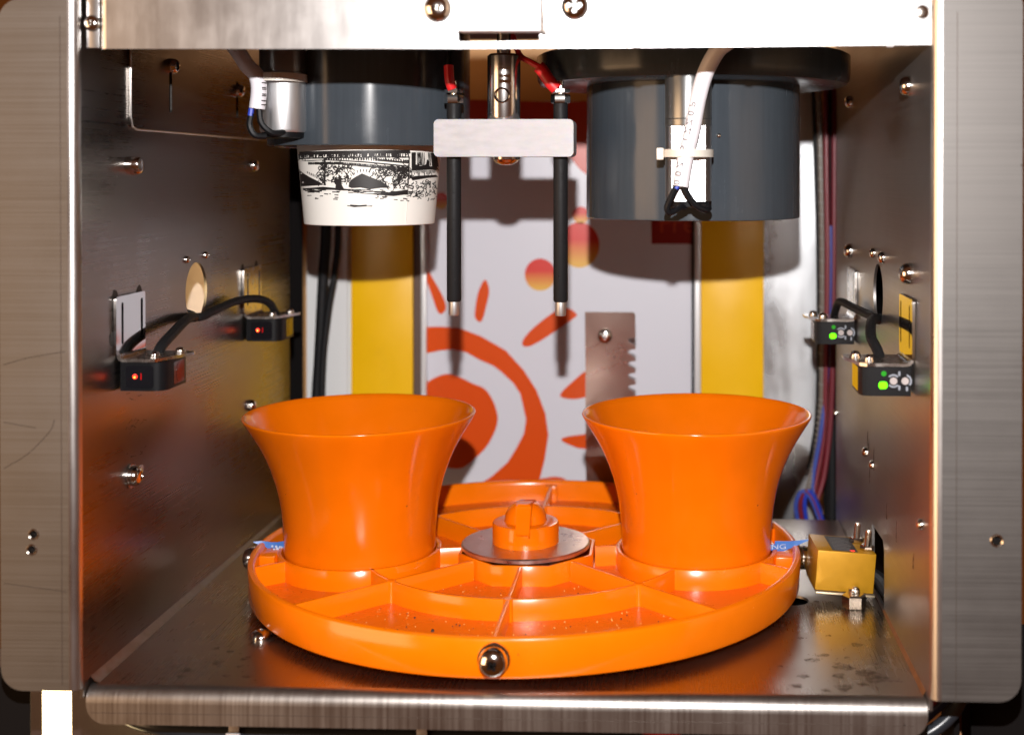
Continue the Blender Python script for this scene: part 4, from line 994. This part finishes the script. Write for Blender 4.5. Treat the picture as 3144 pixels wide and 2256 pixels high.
# ------------------------------------------------------------------ photo sensors
def sensor(label, side, y0, grp="photo sensors on the side walls"):
    """side -1: emitter on the left wall, +1: receiver on the right wall; y0: front face"""
    X = XL if side < 0 else XR
    t = thing("photo_sensor", label, "sensor", (X, y0 + 1, 10.5), grp)
    s = -side                                     # direction into the chamber
    f = lambda u, v, tt: (X + s * u, y0 + v, tt)
    # body: plan outline (u from wall, v depth)
    body = [(.12, .05), (1.35, .0), (1.62, .05), (1.80, .22), (1.88, .45), (1.9, 2.2), (1.85, 2.35), (.12, 2.35)] if side < 0 else [(.12, 0), (1.7, .0), (1.95, .1), (2.04, .4), (2.04, 2.2), (1.95, 2.35), (.12, 2.35)]
    b = MB(); b.prism(body, 10.5, 11.62, f); bo = b.build("housing", 'black', t, angle=45)
    # bracket: shelf, bend and upright with two slots
    b = MB()
    shelf = [(.3, -.08), (1.55, -.08), (2.3, 2.0), (2.2, 2.45), (.3, 2.45)] if side < 0 else [(.3, -.1), (1.8, -.1), (2.05, .1), (2.42, 1.6), (2.42, 2.45), (.3, 2.45)]
    b.prism(shelf, 11.64, 11.76, f)
    for i in range(6):
        a0, a1 = i / 6 * PI / 2, (i + 1) / 6 * PI / 2
        for rr in (.28, .16):
            pa = (.3 - rr * math.sin(a0), 11.92 - rr * math.cos(a0)); pb = (.3 - rr * math.sin(a1), 11.92 - rr * math.cos(a1))
            b.faces([f(pa[0], -.08, pa[1]), f(pa[0], 2.45, pa[1]), f(pb[0], 2.45, pb[1]), f(pb[0], -.08, pb[1])], [(0, 1, 2, 3)])
        e0 = [(.3 - .28 * math.sin(a0), 11.92 - .28 * math.cos(a0)), (.3 - .28 * math.sin(a1), 11.92 - .28 * math.cos(a1)), (.3 - .16 * math.sin(a1), 11.92 - .16 * math.cos(a1)), (.3 - .16 * math.sin(a0), 11.92 - .16 * math.cos(a0))]
        b.faces([f(u, -.08, z) for u, z in e0], [(0, 1, 2, 3)])
    b.build("bracket_shelf", 'steel', t)
    b = MB()
    sl = [rrect(.12, .32, 12.3, 13.95, .09, 4), rrect(1.98, 2.2, 12.3, 13.95, .09, 4)]
    b.prism(rrect(-.35, 2.45, 11.92, 14.2, .12, 4), .03, .14, lambda u, v, tt: (X + s * tt, y0 + u, v), sl)
    b.build("bracket_upright", 'mirror' if y0 < 0 else 'steel', t)
    b = MB()
    for (u0, u1) in ((.08, .36), (1.94, 2.24)): b.prism([(u0, 12.25), (u1, 12.25), (u1, 14.0), (u0, 14.0)], .012, .026, lambda u, v, tt: (X + s * tt, y0 + u, v))
    b.build("slot_shadow", 'void', t)
    for (u, v) in ((1.28, .55), (1.85, 1.75)) if side < 0 else ((1.6, .75), (1.98, 1.75)):
        place(screw_mesh("bracket_screw", .2, .19, washer=.25), "bracket_screw", t, f(u, v, 11.76))
    if side < 0:
        b = MB(); b.prism(rrect(.35, 1.45, 10.62, 11.5, .12, 4), -.012, .02, lambda u, v, tt: (X + s * u, y0 + .03 + tt - (u - .12) / 1.23 * .05, v)); b.build("face_window", mat("glossy_black_face", (.006, .006, .008), .05), t)
        led = MB(); led.lathe([(.10, 0), (.09, .03), (0, .05)], (X + s * .72, y0 + .0, 11.07), (0, -1, 0), n=18); l_ = led.build("red_led", 'ledred', t)
        b = MB(); b.lathe([(.04, 0), (0, .01)], (X + s * .72, y0 - .052, 11.05), (0, -1, 0), n=10); b.build("led_core", 'ledcore', l_)
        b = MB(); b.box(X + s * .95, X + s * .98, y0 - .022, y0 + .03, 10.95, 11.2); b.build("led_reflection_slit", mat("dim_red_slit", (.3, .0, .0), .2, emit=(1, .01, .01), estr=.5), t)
        b = MB(); b.prism(rrect(.95, 2.05, 10.62, 11.5, .06, 4), 1.885, 1.905, lambda u, v, tt: (X + s * tt, y0 + u, v)); b.build("optic_window", 'smoke', t)
        b = MB(); b.prism(circle(1.5, 11.05, .3, 20, .4), 1.9, 1.915, lambda u, v, tt: (X + s * tt, y0 + u, v)); b.build("red_lens", 'lens', t)
    else:
        F = lambda u, v, tt: (X + s * u, y0 - tt, v)
        b = MB(); b.prism(rrect(1.02, 1.34, 10.78, 11.05, .1, 4), 0, .03, F); b.build("green_led", 'ledgreen', t)
        b = MB(); b.prism(circle(1.15, 11.36, .1, 14), 0, .03, F); b.build("dim_led", 'leddim', t)
        for u in (.78, .34):
            b = MB(); b.prism(circle(u, 11.08, .14, 20), 0, .03, F); b.build("adjuster_dial", 'dial', t)
        b = MB()
        for (u, a0, a1) in ((.78, 40, 140), (.78, 220, 320), (.34, 100, 230)):
            arc = [(u + r_ * math.cos(math.radians(a)), 11.08 + r_ * math.sin(math.radians(a))) for r_, rng in ((.26, range(a0, a1 + 1, 12)), (.19, range(a1, a0 - 1, -12))) for a in rng]
            b.prism(arc, 0, .008, F)
        for (u, z) in ((.56, 11.36), (.56, 10.82), (.27, 10.78)): b.prism(rrect(u - .04, u + .04, z - .09, z + .09, .03, 3), 0, .008, F)
        b.build("printed_marks", 'mark', t)
        b = MB(); b.prism(rrect(.55, 2.1, 10.6, 11.52, .08, 4), 2.03, 2.055, lambda u, v, tt: (X + s * tt, y0 + u, v)); b.build("optic_window", 'amber', t)
    return t
s1 = sensor("black sensor with red light on the left wall nearest the viewer", -1, -9.9)
s2 = sensor("black sensor with red light further back on the left wall", -1, 5.3)
s3 = sensor("black sensor with green light on the right wall nearest the viewer", 1, -9.9)
s4 = sensor("black sensor with green light further back on the right wall", 1, 5.3)
def sensor_cable(t, path, r=.2):
    b = MB(); b.tube(path, r, n=10); b.build("cable", 'rubber', t)
sensor_cable(s1, [(-15.6, -1.6, 12.7), (-15.0, -1.7, 12.5), (-14.63, -3.5, 12.62), (-14.3, -6.0, 12.3), (-14.2, -7.6, 11.9), (-14.2, -8.2, 11.3)], .22)
sensor_cable(s2, [(-15.6, -1.2, 12.5), (-15.0, -1.0, 12.42), (-14.76, 0, 12.57), (-14.54, 2.5, 12.79), (-14.15, 4.5, 12.74), (-13.8, 5.6, 12.4), (-13.75, 6.6, 11.7)], .2)
sensor_cable(s4, [(16.4, -1.2, 12.55), (15.83, -1.0, 12.5), (15.6, 1.0, 12.53), (15.35, 3.0, 12.58), (15.0, 5.0, 12.66), (14.95, 6.2, 12.2), (14.95, 7.2, 11.6)], .2)
sensor_cable(s3, [(16.4, -1.6, 12.4), (15.9, -1.6, 12.5), (15.3, -3.4, 12.7), (14.9, -5.4, 12.62), (14.75, -6.6, 12.3), (14.85, -7.4, 11.95), (14.95, -8.2, 11.4)], .22)

# ------------------------------------------------------------------ gold proximity sensor at the right of the tray
px = thing("proximity_sensor", "gold block sensor bolted to the floor right of the tray", "sensor", (14.3, -1, 0))
T = Matrix.Translation((14.25, -.9, 1.42)) @ Matrix.Rotation(math.radians(4.6), 4, 'Y') @ Matrix.Rotation(math.radians(3), 4, 'Z')
b = MB(); b.box(-1.3, 1.3, -1.3, 1.3, -.88, .88, .04, T); body = b.build("sensor_block", 'gold', px)
b = MB(); b.box(-.62, .5, -1.15, 1.1, .882, .892, 0, T); b.build("rating_label", 'label', px)
b = MB()
for k in range(9): b.box(-.5, .35 - (k % 3) * .12, -1.0 + k * .22, -.93 + k * .22, .8922, .8945, 0, T)
b.build("label_print", mat("grey_label_print", (.16, .16, .17), .5), px)
b = MB(); b.flat([(x * .13 + .28, y * .16 - 1.08) for x, y in ((0, -1), (.8, -.1), (.95, .5), (.5, .8), (0, .45), (-.5, .8), (-.95, .5), (-.8, -.1))], lambda u, v: T @ Vector((u, v, .90)))
b.build("red_indicator", mat("red_indicator_lit", (.9, .03, .02), .3, emit=(1, .05, .03), estr=1.0), px)
b = MB(); b.box(-1.25, 1.38, -1.35, 1.3, -1.02, -.94, .015, T); b.build("mounting_plate", 'plate', px)
for (x, y) in ((.72, .4), (.98, -.75)):
    b = MB(); b.lathe([(0, .85), (.17, .85)] + [(.17 - .025 * (k % 2), .85 + k * .045) for k in range(20)] + [(.12, 1.78), (0, 1.79)], (0, 0, 0), n=12)
    for v in b.bm.verts: v.co = T @ (v.co + Vector((x, y, 0)))
    sd = b.build("stud", 'nut', px)
    b = MB(); b.lathe([(.1, .89), (.3, .89), (.32, .93), (.32, 1.08), (.28, 1.12), (.1, 1.12)], (0, 0, 0), n=6)
    for v in b.bm.verts: v.co = T @ (v.co + Vector((x, y, 0)))
    b.build("hex_nut", 'nut', sd, angle=25)
b = MB(); b.lathe([(.1, 0), (.5, 0), (.52, .05), (.52, .52), (.44, .58), (.1, .56)], (14.62, -2.62, .02), n=6); b.build("hex_bolt", 'nut', px, angle=25)
b = MB(); b.lathe([(0, .4), (.2, .4), (.2, .75), (0, .75)], (14.62, -2.3, 0), n=12); b.build("bolt_shank", 'nut', px)
place(SCREW_S, "plate_screw", px, (14.72, -2.3, .62), (math.radians(40), 0, 0), 1.1)
b = MB(); b.tube([(15.5, -1.6, 1.2), (15.85, -1.8, 1.0), (16.1, -1.9, .6), (16.5, -2.0, .2)], .3, n=10); b.build("cable", 'rubber', px)
b = MB(); b.box(10.2, 14.2, -3.4, 4.5, -.9, -.8); b.build("added_hole_backing", 'void', floor)  # unseen black plate added under the floor hole to keep it dark
# floor screw
fs = place(screw_mesh("floor_screw", .46, .34), "floor_screw", floor, (-10.15, -7.4, 0))
# white piece and dark seen through the wall cut-out
b = MB(); b.box(16.9, 17.1, -1.2, 2.2, -.5, 3.4); structure(b.build("duct_wall", mat("pale_duct", (.55, .58, .66), .4)))

# ------------------------------------------------------------------ below the lip
b = MB(); b.tube([(-15.2, -10.2, -1.75), (-13.5, -11, -2.02), (-11, -11, -2.3), (-6, -11, -2.35), (0, -11, -2.25), (3.5, -11, -2.2), (8, -11, -2.4)], .3, n=12)
tag(b.build("black_hose", 'hose'), "glossy black hose running under the front lip at left", "hose", "black hoses under the lip")
b = MB(); b.tube([(14.2, -10.2, -2.75), (15.6, -10.2, -2.55), (16.6, -10.1, -2.15), (17.4, -10, -1.45), (17.75, -9.9, -.6), (17.8, -9.6, .6)], .26, n=14)
tag(b.build("black_hose", 'hose'), "glossy black hose curving below the right flange", "hose", "black hoses under the lip")
wire([(15.7, -9.6, -2.2), (16.3, -9.6, -1.55), (16.8, -9.6, -1.05), (17.3, -9.5, -.3)], .2, 'redwire', "red wire slanting below the right flange above the hose")
wire([(15.9, -9.4, -2.4), (16.6, -9.4, -1.75), (17.2, -9.4, -1.15), (17.6, -9.3, -.3)], .24, mat("navy_wire", (.015, .018, .05), .4), "navy wire slanting beside the red wire under right flange")
for x, l in ((-9.95, "white tie round the hose under the lip, nearer the lamp"), (-2.78, "white tie round the hose under the lip, near the centre")):
    b = MB(); b.box(x - .2, x + .2, -11.36, -11.3, -2.9, -1.6, .02); b.box(x - .28, x + .26, -11.5, -11.3, -2.5, -2.15, .05)
    tag(b.build("cable_tie", 'tiew'), l, "cable tie", "white ties on the lower hose")
b = MB(); b.box(4.8, 7.0, -11.2, -10.2, -3.2, -2.0, .1)
tag(b.build("red_connector", 'red'), "red connector edge peeping out below the front lip", "connector")
